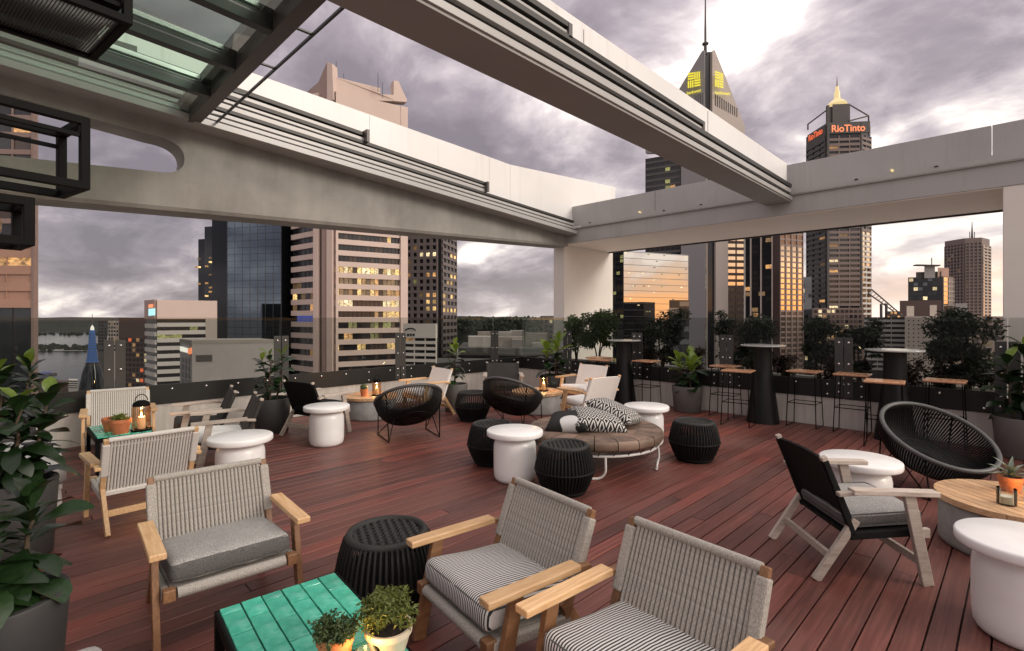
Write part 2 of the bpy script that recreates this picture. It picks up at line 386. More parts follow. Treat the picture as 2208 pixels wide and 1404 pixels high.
def tag(o, label, cat, group=None):
    o['label'] = label; o['category'] = cat
    if group: o['group'] = group
    return o
def thing(name, label, cat, loc=(0,0,0), rz=0.0, group=None):
    o = bpy.data.objects.new(name, None); COL.objects.link(o); o.location = loc; o.rotation_euler = (0, 0, rz); o.empty_display_size = .1
    return tag(o, label, cat, group)
def structure(o): o['kind'] = 'structure'; return o
KIDS = {}
def dup(root, label, loc=None, rz=None):
    r = root.copy(); COL.objects.link(r); r['label'] = label
    if loc is not None: r.location = loc
    if rz is not None: r.rotation_euler = (0, 0, rz)
    for ch in list(root.children):
        c = ch.copy(); COL.objects.link(c); c.parent = r
        for g in list(ch.children):
            d = g.copy(); COL.objects.link(d); d.parent = c
    return r
def facing(fd, fr):                                      # heading of a thing whose front is local -Y
    fx, fy = dr(fd, fr); return math.atan2(fx, -fy)
UNIT = {}
def unit(name, mat, parent, c, size, rz=0.0):
    if (name, mat) not in UNIT: UNIT[(name, mat)] = MB().box((0,0,0), (1,1,1)).mesh(name, mat)
    return link(name, UNIT[(name, mat)], parent, c, (0, 0, rz), size)
# ================================================================== terrace shell
WL, WR = 8.06, 8.36            # inner faces of the left (y) and right (x) parapets
slab = structure(MB().box((4.2, 3.4, -.36), (15.6, 13.2, .60)).obj('terrace_slab', 'concrete'))
deck = thing('timber_deck', 'dark red hardwood deck boards running across the roof terrace', 'deck'); deck['kind'] = 'structure'
def plank_mesh(L):
    return MB().box((0, 0, -.014), (L, .1075, .028)).mesh('plank', 'deck_wood')
PLANKS = {}
y = -2.6; k = 0; rng = random.Random(3)
while y < WL-.06:
    x = -3.2 - rng.random()*3.0
    while x < WR-.05:
        L = rng.choice((3.6, 4.2, 4.8, 5.4)); x1 = min(x+L, WR-.03); x0 = max(x, -3.2)
        if x1-x0 > .25 or x1 > WR-.2:
            key = round(x1-x0, 2)
            if key not in PLANKS: PLANKS[key] = plank_mesh(key)
            o = link('plank', PLANKS[key], deck, ((x0+x1)/2, y, rng.uniform(-.0012, .0012)), bevel=.003)
        x = x1+.004
    y += .115

m = MB()
for ky in range(int((WL+2.6)/.115)):
    for kx in range(26):
        for s_ in (-.035, .035):
            X_, Y_ = -3.0+kx*.45, -2.6+ky*.115+s_
            if X_ > .2 and Y_ > -.8 and X_ < WR-.1: m.add([(X_+.0036*math.cos(k_*1.0472), Y_+.0036*math.sin(k_*1.0472), .0026) for k_ in range(6)], [tuple(range(6))])
m.obj('screw_heads', 'frame_brown', deck, kind='stuff')

# ---- parapets: concrete upstand, steel fascia with bolts, glass above
bolt_me = MB().lathe([(.0165, 0), (.0165, .006), (.012, .012), (.004, .014)], 12).mesh('bolt', 'bolt_steel', 50)
def balustrade(label, axis, wall, a, b, splices, sgn, extra_bolts):
    t = thing('glass_balustrade', label, 'balustrade', group='balustrades around the terrace')
    def put(u0, u1, n0, n1, z0, z1, name, mat, bevel=0):
        c = ((u0+u1)/2, wall+(n0+n1)/2, (z0+z1)/2); s = (abs(u1-u0), abs(n1-n0), z1-z0)
        if axis == 'y': c = (c[1], c[0], c[2]); s = (s[1], s[0], s[2])
        return MB().box(c, s).obj(name, mat, t, bevel=bevel)
    put(a, b, 0, .22, -.06, .41, 'concrete_upstand', 'concrete_low')
    put(a, b, .03, .22, .41, .60, 'concrete_kerb', 'concrete_low')
    edges = [a]+list(splices)+[b]
    for e0, e1 in zip(edges, edges[1:]):
        put(e0+.008, e1-.008, -.022, .002, .408, .665, 'fascia_panel', 'fascia_steel', .003)
        put(e0+.006, e1-.006, .004, .022, .60, 1.55, 'glass_pane', 'pane_glass')
        n = max(2, round((e1-e0)/.43))
        for i in range(n):
            u = e0 + (e1-e0)*(i+.5)/n
            for z in ((.60,) if i % 3 else (.60, .46)):
                p = (u, wall-.022, z); q = (wall-.022, u, z)
                link('bolt', bolt_me, t, p if axis == 'x' else q, (R(90), 0, 0) if axis == 'x' else (0, R(-90), 0))
    for sp in splices:
        for s in (-1, 1):
            put(sp+s*.058-.052, sp+s*.058+.052, -.034, -.0225, .43, 1.27, 'splice_plate', 'plate_steel', .003)
            for z in (.50, .62, .90, 1.20):
                u = sp+s*.058; p = (u, wall-.034, z); q = (wall-.034, u, z)
                link('bolt', bolt_me, t, p if axis == 'x' else q, (R(90), 0, 0) if axis == 'x' else (0, R(-90), 0))
    return t
balustrade('frameless glass balustrade on low concrete wall under the tapered concrete beam', 'x', WL, -3.2, 9.9, (1.0, 3.03, 5.15, 7.5), 1, None)
balustrade('frameless glass balustrade on low concrete wall behind the bar stools', 'y', WR, -2.6, WL-.01, (.12, 1.765, 3.40, 5.05, 6.7), 1, None)

# planter trough behind the right balustrade
tr = thing('planter_trough', 'long concrete planter trough behind the glass of the bar side', 'planter')
MB().box((9.66, 2.7, .22), (.10, 10.4, .70)).obj('outer_wall', 'concrete_low', tr)
MB().box((9.095, 2.7, .40), (1.02, 10.36, .16)).obj('soil', 'soil', tr)
MB().box((9.095, 2.7, .13), (1.02, 10.36, .36)).obj('trough_body', 'concrete_low', tr)

# ---- concrete blade column at the corner, right column
c1 = thing('corner_column', 'cream rendered blade column standing outside the corner of the terrace', 'column')
MB().box((10.98, 8.245, 1.0), (2.14, .35, 4.74)).obj('shaft', 'column_render', c1, bevel=.012)
c2 = thing('end_column', 'wide pale rendered column carrying the end of the grey roof beam', 'column')
MB().box((10.9, -1.32, 1.4), (2.10, 3.02, 3.95)).obj('shaft', 'column_render', c2, bevel=.012)

# ---- right roof beam
rb = thing('roof_edge_beam', 'grey roof edge beam with pink soffit spanning the bar side', 'beam')
poly = [(9.84, 3.376), (9.84, 3.70), (9.80, 3.70), (9.80, 3.735), (9.96, 3.80), (9.96, 3.86), (11.9, 3.86), (11.9, 3.376)]
MB().prism(poly, lambda p, e: (p[0], -3.0 if e == 0 else 8.40, p[1])).obj('box_beam', 'beam_grey', rb)
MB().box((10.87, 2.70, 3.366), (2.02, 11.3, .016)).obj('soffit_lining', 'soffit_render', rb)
MB().box((11.875, 2.70, 3.352), (.05, 11.3, .05)).obj('drip_edge', 'track_dark', rb)
MB().box((9.818, 2.30, 3.752), (.05, 10.3, .070)).obj('gutter_strip', 'track_white', rb)
for y0, y1 in ((-3.0, .3), (.31, 3.0), (3.42, 5.6), (5.61, 8.05)):
    MB().box((10.03, (y0+y1)/2, 4.06), (.12, y1-y0, .46)).obj('upstand_panel', 'beam_grey', rb, bevel=.004)
for y0 in (.9, 1.9, 4.5, 5.3, 7.2):
    MB().box((9.79, y0, 3.79), (.012, .05, .02)).obj('clip', 'track_dark', rb)
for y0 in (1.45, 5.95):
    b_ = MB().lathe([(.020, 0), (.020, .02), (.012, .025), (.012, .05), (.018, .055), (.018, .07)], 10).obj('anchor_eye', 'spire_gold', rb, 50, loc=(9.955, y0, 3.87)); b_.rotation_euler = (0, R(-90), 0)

# ---- centre beam with stepped roof tracks
cb = thing('centre_beam', 'white roof beam with stepped dark sliding tracks crossing overhead', 'beam')
def tracks(parent, y, z0, sl, levels, xs, dy):
    # each track: white channel, dark groove, dark lip; z0 at x = 9.8, sl = rise per metre towards the eye
    def seg(x0, x1, za, zb, depth, name, mat):
        vs = []
        for x in (x0, x1):
            o = z0+(9.8-x)*sl
            for yy, zz in ((y-depth, za), (y+.02, za), (y+.02, zb), (y-depth, zb)): vs.append((x, yy, o+zz))
        MB().add(vs, [(0,1,2,3), (7,6,5,4), (0,4,5,1), (1,5,6,2), (2,6,7,3), (3,7,4,0)]).obj(name, mat, parent, bevel=.003)
    for x1, spans in zip(xs, levels):
        for za, zb, dep, mat in spans:
            seg(-3.2, x1, za, zb, dep*dy, 'track_rail' if mat == 'track_white' else 'track_groove', mat)
LEV = [[(.0, .080, .16, 'track_white'), (.080, .118, .04, 'track_dark'), (.118, .170, .135, 'track_white'), (.170, .205, .04, 'track_dark'), (.205, .255, .12, 'track_white'), (.255, .285, .04, 'track_dark'), (.285, .335, .115, 'track_dark')],
       [(.335, .400, .11, 'track_white'), (.400, .430, .04, 'track_dark'), (.430, .470, .105, 'track_white'), (.470, .490, .04, 'track_dark'), (.490, .545, .11, 'track_dark')],
       [(.545, .600, .10, 'track_white'), (.600, .630, .04, 'track_dark'), (.630, .690, .105, 'track_dark')]]
LEVC = [[(.0, .060, .10, 'track_white'), (.060, .125, .04, 'track_dark'), (.125, .195, .085, 'track_white'), (.195, .225, .04, 'track_dark'), (.225, .285, .09, 'track_dark')],
        [(.285, .325, .07, 'track_white'), (.325, .350, .04, 'track_dark'), (.350, .400, .085, 'track_dark')],
        [(.400, .440, .065, 'track_white'), (.440, .465, .04, 'track_dark'), (.465, .515, .08, 'track_dark')]]
CS = .012
def sloped(name, mat, parent, x0, x1, y0, y1, z0, z1):
    vs = []
    for x in (x0, x1):
        o = (9.8-x)*CS
        for yy, zz in ((y0, z0), (y1, z0), (y1, z1), (y0, z1)): vs.append((x, yy, o+zz))
    return MB().add(vs, [(0,1,2,3), (7,6,5,4), (0,4,5,1), (1,5,6,2), (2,6,7,3), (3,7,4,0)]).obj(name, mat, parent)
sloped('box_beam', 'panel_white', cb, -3.3, 9.8, 2.94, 3.27, 3.60, 4.27)
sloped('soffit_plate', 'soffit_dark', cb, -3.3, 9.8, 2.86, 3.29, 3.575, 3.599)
tracks(cb, 2.94, 3.602, CS, LEVC, (9.78, 6.29, 3.58), 1.0)
for x1, z in ((6.29, 3.96), (3.58, 4.10)):
    MB().box((x1+.02, 2.90, z+.02), (.05, .09, .13)).obj('track_stop', 'frame_brown', cb)
for x in (3.9, 6.6): MB().box((x, 2.937, 4.12), (.006, .006, .32)).obj('panel_joint', 'beam_grey', cb)

# ---- left concrete beam (tapered, with a round-ended opening), tracks and white upstand
lb = thing('tapered_concrete_beam', 'raw concrete beam tapering towards the corner with a round ended opening', 'beam')
YB = 7.95
def railz(x): return 3.565+(9.8-x)*.0655
bot = lambda x: 2.955+.0417*(x-.3)
pts = [(-3.6, bot(-3.6)), (9.86, bot(9.86)), (9.86, railz(9.86)+.03), (-3.6, railz(-3.6)+.03)]
# opening outline (x, z) on the beam face
low = [on_y(80, 343, YB), on_y(300, 366, YB)]
up = [on_y(80, 222, YB), on_y(300, 284, YB)]
xe, _ = on_y(398, 325, YB)
sl_l = (low[1][1]-low[0][1])/(low[1][0]-low[0][0]); sl_u = (up[1][1]-up[0][1])/(up[1][0]-up[0][0])
fl = lambda x: low[0][1]+(x-low[0][0])*sl_l
fu = lambda x: min(up[0][1]+(x-up[0][0])*sl_u, railz(x)-.12)
xc_ = xe-.36; zc0, zc1 = fl(xc_), fu(xc_); m_ = (zc0+zc1)/2; hh = (zc1-zc0)/2
hole = [(-2.6, fl(-2.6)), (xc_, zc0)]
for i in range(1, 14):
    a = math.pi*i/14; hole.append((xc_+.36*math.sin(a)**.8, m_-hh*math.copysign(abs(math.cos(a))**.85, math.cos(a))))
hole += [(xc_, zc1), (-2.6, fu(-2.6))]
mb = MB()
bm = bmesh.new()
def ring(P, y): return [bm.verts.new((p[0], y, p[1])) for p in P]
for yy in (YB, YB+.42):
    o_ = ring(pts, yy); h_ = ring(hole, yy)
    ed = [bm.edges.new((r_[i], r_[(i+1) % len(r_)])) for r_ in (o_, h_) for i in range(len(r_))]
    bmesh.ops.triangle_fill(bm, edges=ed, use_beauty=True)
    if yy == YB: fo, fh = o_, h_
    else:
        for A_, B_ in ((fo, o_), (fh, h_)):
            n_ = len(A_)
            for i in range(n_): bm.faces.new((A_[i], A_[(i+1) % n_], B_[(i+1) % n_], B_[i]))
bmesh.ops.recalc_face_normals(bm, faces=bm.faces)
me = bpy.data.meshes.new('web'); bm.to_mesh(me); bm.free(); me.materials.append(MATS['concrete'])
link('web', me, lb)
# bottom chamfer strip
vs = []
for x in (-3.6, 9.86):
    z = bot(x); vs += [(x, YB-.05, z-.002), (x, YB+.46, z-.002), (x, YB+.46, z-.05), (x, YB-.02, z-.05)]
MB().add(vs, [(0,1,2,3), (7,6,5,4), (0,4,5,1), (1,5,6,2), (2,6,7,3), (3,7,4,0)]).obj('bottom_chord', 'concrete', lb)
lt = thing('sliding_roof_track', 'stack of white and dark sliding roof tracks above the tapered concrete beam', 'roof track')
tracks(lt, 7.93, 3.565, .0655, LEV, (9.8, on_y(1052, 420, 7.6)[0], on_y(792, 318, 7.6)[0]), 2.2)
for px in (1052, 792):
    x1 = on_y(px, 400, 7.6)[0]; MB().box((x1+.025, 7.74, railz(x1)+(.44 if px > 1000 else .62)), (.05, .26, .20)).obj('track_stop', 'frame_brown', lt)
lw = thing('white_upstand', 'white panelled upstand wall standing on the sliding roof tracks', 'parapet')
YU = 7.86
tops = [(797, 247), (1055, 338.5), (1100, 355), (1328, 404)]
T = [on_y(px, py, YU) for px, py in tops]
T = [(-3.2, T[0][1]+.30)]+T
T[-1] = (11.86, T[-1][1])
for i, (a, b) in enumerate(zip(T, T[1:])):
    lo0, lo1 = railz(a[0])+.12, railz(b[0])+.12
    if a[0] > 9.7: lo0 = lo1 = 3.88
    if b[0] > 9.9 and a[0] < 9.8: lo1 = 3.88; lo0 = max(lo0, 3.70)
    MB().prism([(a[0]+.003, lo0), (b[0]-.003, lo1), (b[0]-.003, b[1]), (a[0]+.003, a[1])], lambda p, e: (p[0], YU if e == 0 else YU+.30, p[1])).obj('upstand_panel', 'panel_white', lw)

# ---- retracted glass roof panels, upper left
gr = thing('glass_roof_panel', 'retracted tinted glass roof panels in dark frames at the roof edge', 'glass roof')
XE = 1.84
def rz_(x, k): return railz(x)+.06+k*.13
def rbar(a, b, w, h, mat, name): MB().bar(a, b, w, h).obj(name, mat, gr, bevel=.004)
Y0, Y1 = 3.44, 7.66
for k in range(2):
    xe_ = XE-.10*k
    rbar((xe_-.07, Y0, rz_(xe_, k)), (xe_-.07, Y1, rz_(xe_, k)), .14, .11, 'frame_brown', 'edge_frame')
    for j, yb in enumerate((3.6, 4.75, 5.75, 6.65)):
        rbar((-3.2, yb, rz_(-3.2, k)+.01), (xe_-.14, yb, rz_(xe_, k)+.01), .10 if k == 0 else .05, .13 if k == 0 else .05, 'frame_dark' if k == 0 else 'aluminium', 'glazing_bar')
    for j, (ya, yb) in enumerate(() if k else ((3.66, 4.69), (4.81, 5.69), (5.81, 6.59), (6.71, 7.62))):
        MB().add([(-3.2, ya, rz_(-3.2, k)+.035), (xe_-.14, ya, rz_(xe_-.14, k)+.035), (xe_-.14, yb, rz_(xe_-.14, k)+.035), (-3.2, yb, rz_(-3.2, k)+.035)], [(0,1,2,3)]).obj('glass_pane', 'roof_glass', gr)
# light infill strips with vents lying above the panes
for j, yb in enumerate((4.15, 5.25, 6.05, 6.25)):
    rbar((-3.2, yb, rz_(-3.2, 2)+.02), (xe_-.3, yb, rz_(xe_, 2)+.02), .05, .03, 'white_metal', 'blind_rail')
for xv in (-1.1, -.2, .55, 1.05): MB().box((xv, YU-.004, railz(xv)+.74), (.30, .012, .15)).obj('vent', 'frame_brown', lw)
# outer drip rail in front of the leading edge
rbar((XE+.17, Y0, rz_(XE, 0)-.01), (XE+.17, Y1-.1, rz_(XE, 0)-.01), .022, .03, 'frame_dark', 'drip_rail')
for yb in (3.7, 4.6, 5.5, 6.4, 7.3): rbar((XE-.01, yb, rz_(XE, 0)), (XE+.165, yb, rz_(XE, 0)), .03, .02, 'frame_dark', 'rail_tie')

# ---- black pendant frames, upper left
def cage(name, label, loc, size, rz, mesh_bottom=False, bulb=False, mid=True):
    t = thing(name, label, 'pendant lamp', loc, rz)
    x, y, z = (k/2 for k in size); w = .036
    for a in (-x, x):
        for b in (-y, y): MB().box((a, b, 0), (w, w, size[2])).obj('upright', 'black_steel', t, bevel=.003)
    for c in (-z, z):
        for b in (-y, y): MB().box((0, b, c), (size[0]+w, w*.98, w*1.02)).obj('rail', 'black_steel', t, bevel=.003)
        for a in (-x, x): MB().box((a, 0, c), (w*.98, size[1]-w, w*1.01)).obj('rail', 'black_steel', t, bevel=.003)
    if mid:
        for b in (-y, y): MB().box((0, b, z*.55), (size[0]-w, .018, .018)).obj('mid_rail', 'black_steel', t)
    if mesh_bottom:
        m = MB(); n = 46
        for i in range(n):
            u = -x+size[0]*(i+.5)/n
            m.tube([(u, -y, -z-.004), (u, y, -z-.004)], .0022, 4)
        for i in range(int(n*size[1]/size[0])):
            v = -y+size[1]*(i+.5)/int(n*size[1]/size[0]); m.tube([(-x, v, -z-.001), (x, v, -z-.001)], .0022, 4)
        m.obj('wire_mesh', 'plate_steel', t, kind='stuff')
        MB().box((0, 0, -z+.07), (size[0]-.03, size[1]-.03, .02)).obj('back_plate', 'black_steel', t)
    if bulb:
        MB().lathe([(.018, .13), (.018, .08), (.03, .05), (.048, 0), (.045, -.04), (.025, -.065), (.004, -.07)], 18).obj('bulb', 'amber_glass', t, 60)
        MB().tube([(.012*math.cos(i), .012*math.sin(i), .05-.006*i) for i in range(18)], .0025, 4).obj('filament', 'lit_pale', t)
        MB().lathe([(.02, .13), (.02, z)], 12).obj('bulb_holder', 'black_steel', t)
    MB().tube([(0, 0, z), (0, 0, railz(0)+.02-loc[2])], .010, 8).obj('drop_rod', 'black_steel', t)
    return t
def at3(px, py, d): a = at(px, d); return (a[0], a[1], zp(py, d))
cage('pendant_cage', 'wide black steel pendant frame with two bays and open sides', at3(-40, 303, 2.2), (.62, .30, .30), R(12))
cage('pendant_cage', 'small black pendant box with a filament bulb inside', at3(-30, 476, 2.1), (.22, .22, .165), R(8), bulb=True, mid=False)
cage('pendant_cage', 'large black pendant box with wire mesh base under the glass roof', at3(70, -12, 2.3), (.56, .52, .16), R(8), mesh_bottom=True, mid=False)
# ================================================================== furniture
def rbox(size, r=.03, seg=3):
    bm = bmesh.new(); bmesh.ops.create_cube(bm, size=1.0)
    for v in bm.verts: v.co = Vector((v.co.x*size[0], v.co.y*size[1], v.co.z*size[2]))
    bmesh.ops.bevel(bm, geom=list(bm.edges), offset=r, segments=seg, affect='EDGES', profile=.5)
    return bm
def cushion_mesh(name, mat, size, r=.035, puff=.015):
    bm = rbox(size, r, 3)
    bmesh.ops.subdivide_edges(bm, edges=[e for e in bm.edges if e.calc_length() > .15], cuts=5, use_grid_fill=True)
    for v in bm.verts:
        fx = 1-(2*v.co.x/size[0])**2; fy = 1-(2*v.co.y/size[1])**2
        v.co.z += (1 if v.co.z > 0 else -.4)*puff*max(0, fx)*max(0, fy)
        v.co.z += .003*math.sin(v.co.x*31+v.co.y*17)
    me = bpy.data.meshes.new(name); bm.to_mesh(me); bm.free()
    for p in me.polygons: p.use_smooth = True
    me.materials.append(MATS[mat])
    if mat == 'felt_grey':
        me.materials.append(MATS['felt_shade_piping'])
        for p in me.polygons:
            if abs(p.normal.z) < .45: p.material_index = 1  # side faces get the darker felt, their shade put into the colour
    return me

def piping(parent, size, z, mat='felt_shade_piping', r=.004):
    x, y = size[0]/2-.008, size[1]/2-.008; c = .035; pts = []
    for sx, sy, a0 in ((1, 1, 0), (-1, 1, 90), (-1, -1, 180), (1, -1, 270)):
        for a in (0, 30, 60, 90): pts.append((sx*(x-c)+c*math.cos(R(a0+a)), sy*(y-c)+c*math.sin(R(a0+a)), z))
    MB().tube(pts, r, 5, True).obj('piping', mat, parent, 80)

def armchair(name, label, group, wood_m, style, cush, armz=.49, backz=.68, seatz=.27, rope='rope_grey', back_mat='fabric_black', hw=.295, aw=.068):
    t = thing(name, label, 'armchair', group=group)
    wd = 'teak_dark' if wood_m == 'teak' and style == 'rope' and rope == 'rope_grey' else wood_m
    ax = hw+.025
    for s in (-1, 1):
        MB().bar((s*ax, -.33, armz-.016), (s*ax, .15, armz-.010), aw, .030).obj('armrest', wood_m, t, bevel=.005)
        MB().bar((s*ax, -.28, 0), (s*ax, -.175, armz-.028), .030, .062, (0, 1, 0)).obj('leg', wd if style == 'rope' else wood_m, t, bevel=.004)
        MB().bar((s*(hw-.012), .33, 0), (s*(hw-.012), .10, seatz+.06), .030, .048, (0, 1, 0)).obj('leg', wd if style == 'rope' else wood_m, t, bevel=.004)
        # wrapped or covered back post and its bare timber end
        p0, p1 = Vector((s*(hw-.012), .115, seatz-.03)), Vector((s*(hw-.012), .285, backz))
        MB().bar(p0, p1, .034, .030, (0, 1, 0)).obj('back_post', wd if style == 'rope' else back_mat, t, bevel=.004)
        if style != 'rope': MB().bar(p0.lerp(p1, .965), p0.lerp(p1, 1.02), .036, .034, (0, 1, 0)).obj('post_tip', wood_m, t, bevel=.004)
        MB().bar((s*ax, .10, armz-.016), (s*ax, .225, armz-.03), aw*.6, .024).obj('arm_end', wd, t, bevel=.004)
        # seat side rail
        MB().bar((s*(hw-.012), -.27, seatz), (s*(hw-.012), .14, seatz-.035), .034, .048).obj('seat_rail', rope if style == 'rope' else (wood_m if back_mat == 'canvas_white' else back_mat), t, bevel=.008)
    for y, z in (((-.245, .135), (.237, .135)) if style != 'rope' else ((.237, .135),)):
        MB().bar((-hw, y, z), (hw, y, z), .024, .045).obj('stretcher', wood_m if style != 'rope' else 'teak', t, bevel=.003)
    p0, p1 = Vector((0, .112, seatz-.01)), Vector((0, .281, backz-.012))
    ax_ = (p1-p0).normalized(); nrm = Vector((0, -ax_.z, ax_.y))
    if style == 'rope':
        n = 26; w = 2*hw-.07; step = w/n
        L = (p1-p0).length
        tube = MB().tube([(0, 0, 0), (0, 0, L*.33), (0, 0, L*.66), (0, 0, L)], step*.44, 7).mesh('cord', rope, 60)
        tilt = -math.atan2(ax_.y, ax_.z)
        for i in range(n):
            x = -w/2+(i+.5)*step
            link('cord', tube, t, (x, p0.y, p0.z), (tilt, 0, 0))
        MB().box((p0.x, (p0.y+p1.y)/2, (p0.z+p1.z)/2), (w, L, .004), M=Matrix.Rotation(math.atan2(ax_.z, ax_.y), 4, 'X')).obj('back_webbing', 'rope_shadow', t)  # sheet coloured dark to paint the shade in the gaps between cords
        MB().tube([(-w/2-.01, p1.y, p1.z+.004), (w/2+.01, p1.y, p1.z+.004)], .019, 10).obj('top_rail_wrap', rope, t, 60)
        MB().tube([(-w/2, p1.y-.016, p1.z-.045), (w/2, p1.y-.016, p1.z-.045)], .004, 6).obj('binding', 'rope_pale', t, 60)
        MB().tube([(-w/2, p0.y, p0.z), (w/2, p0.y, p0.z)], .016, 8).obj('bottom_rail_wrap', rope, t, 60)
        for s in (-1, 1):
            q0 = Vector((s*(hw-.012), p0.y, p0.z)); q1 = Vector((s*(hw-.012), p1.y, p1.z-.03))
            pa, pb = Vector((s*(hw-.012), .115, seatz-.03)), Vector((s*(hw-.012), .285, backz)); MB().bar(pa.lerp(pb, .36), pa.lerp(pb, .925), .047, .045, (0, 1, 0)).obj('post_wrap', rope, t, bevel=.008)
        MB().tube([(-hw+.055, -.275, seatz), (hw-.055, -.275, seatz)], .027, 12).obj('front_rail_wrap', rope, t, 60)
        for s in (-1, 1): MB().box((s*(hw-.022), -.275, seatz), (.05, .05, .056)).obj('corner_block', wd, t, bevel=.005)
        MB().box((0, -.06, seatz-.005), (2*hw-.06, .40, .018), M=Matrix.Rotation(R(-5), 4, 'X')).obj('seat_webbing', rope, t)
    else:
        m = MB(); nx, nz = 12, 6; vs = []
        for side in (0, 1):
            for j in range(nz+1):
                for i in range(nx+1):
                    u = i/nx*2-1; v = j/nz
                    p = p0.lerp(p1, v)+Vector((u*(hw-.010), 0, 0))-nrm*(-.018*(1-u*u))
                    p = p + nrm*(.022 if side else -.022)*(1 if abs(u) > .95 else .35)
                    vs.append(p)
        K = (nx+1)*(nz+1); fs = []
        for side in (0, 1):
            for j in range(nz):
                for i in range(nx):
                    a = side*K+j*(nx+1)+i; fs.append((a, a+1, a+nx+2, a+nx+1))
        rim = [i for i in range(nx+1)]+[j*(nx+1)+nx for j in range(1, nz+1)]+[nz*(nx+1)+i for i in range(nx-1, -1, -1)]+[j*(nx+1) for j in range(nz-1, 0, -1)]
        for a, b in zip(rim, rim[1:]+rim[:1]): fs.append((a, b, b+K, a+K))
        m.add(vs, fs).obj('back_sling', back_mat, t, 50)
        m = MB().box((0, -.06, seatz-.012), (2*hw-.05, .42, .022), M=Matrix.Rotation(R(-5), 4, 'X')).obj('seat_sling', back_mat, t)
        MB().bar((-hw, -.275, seatz), (hw, -.275, seatz), .04, .05).obj('front_rail', back_mat if back_mat != 'canvas_white' else wood_m, t, bevel=.006)
        for s in (-1, 1): MB().box((s*(hw+.010), -.275, seatz), (.03, .046, .056)).obj('corner_block', wood_m, t, bevel=.005)
    if cush:
        sz = (2*hw-.05, .50 if style == 'rope' else .45, .105 if style == 'rope' else .085)
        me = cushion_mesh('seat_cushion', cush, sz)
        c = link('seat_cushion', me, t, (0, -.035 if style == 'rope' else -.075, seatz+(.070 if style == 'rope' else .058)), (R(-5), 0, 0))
        if cush in ('felt_grey', 'stripe_fabric'):
            piping(c, sz, .036, 'felt_shade_piping'); piping(c, sz, -.036, 'felt_shade_piping')
    return t
def put(t, d, r, fd, fr):
    x, y = dr(d, r); t.location = (x, y, 0); t.rotation_euler = (0, 0, facing(fd, fr)); return t
GA = 'rope backed timber armchairs'
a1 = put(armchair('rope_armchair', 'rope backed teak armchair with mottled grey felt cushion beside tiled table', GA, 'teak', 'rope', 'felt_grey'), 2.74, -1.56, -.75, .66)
a2 = put(armchair('rope_armchair', 'rope backed teak armchair with striped cushion next to the black woven stool', GA, 'teak', 'rope', 'stripe_fabric'), 2.37, -.035, -.60, -.80)
a3 = put(dup(a2, 'rope backed teak armchair with striped cushion on the far side from the woven stool'), 1.825, .49, -.63, -.78)
a4 = put(armchair('rope_armchair', 'rope backed armchair turned away at the near end of the small tiled table', GA, 'teak', 'rope', None, rope='rope_pale'), 4.035, -2.91, .67, -.74)
a5 = put(dup(a4, 'pale rope backed armchair facing out with its back to the glass balustrade'), 6.0, -4.62, -.78, .62)
GB = 'weathered timber armchairs with dark slings'
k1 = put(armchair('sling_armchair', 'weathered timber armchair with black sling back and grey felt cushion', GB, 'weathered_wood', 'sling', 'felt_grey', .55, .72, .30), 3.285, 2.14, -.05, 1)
k2 = put(armchair('sling_armchair', 'weathered armchair with black sling back turned to the round slatted table', GB, 'weathered_wood', 'sling', 'fabric_black', .55, .72, .30), 6.83, -2.62, .86, .5)
k4 = put(armchair('sling_armchair', 'weathered armchair with charcoal sling and pale seat beside white pedestal table', GB, 'weathered_wood', 'sling', 'fabric_white', .55, .72, .30, back_mat='fabric_charcoal'), 5.28, -2.94, -.54, -.84)
k3 = put(armchair('sling_armchair', 'weathered armchair with charcoal sling and dark seat nearer the balustrade', GB, 'weathered_wood', 'sling', 'fabric_charcoal', .55, .72, .30, back_mat='fabric_charcoal'), 5.82, -3.50, -.54, -.84)
k5 = put(dup(k3, 'charcoal sling armchair standing behind a black bowl chair'), 9.15, -.16, -1, .05)
GC = 'white canvas armchairs'
w1 = put(armchair('canvas_armchair', 'white canvas armchair with teak arms beside grey planter with young fig', GC, 'teak', 'sling', 'fabric_white', .55, .73, .30, back_mat='canvas_white'), 8.2, -1.36, -.62, -.78)
w2 = put(dup(w1, 'white canvas armchair facing the lantern table in front of the potted fig'), 8.72, 1.22, -.68, -.73)
w3 = put(dup(w1, 'white canvas armchair seen from behind next to the round daybed'), 7.26, 1.12, .80, -.60)

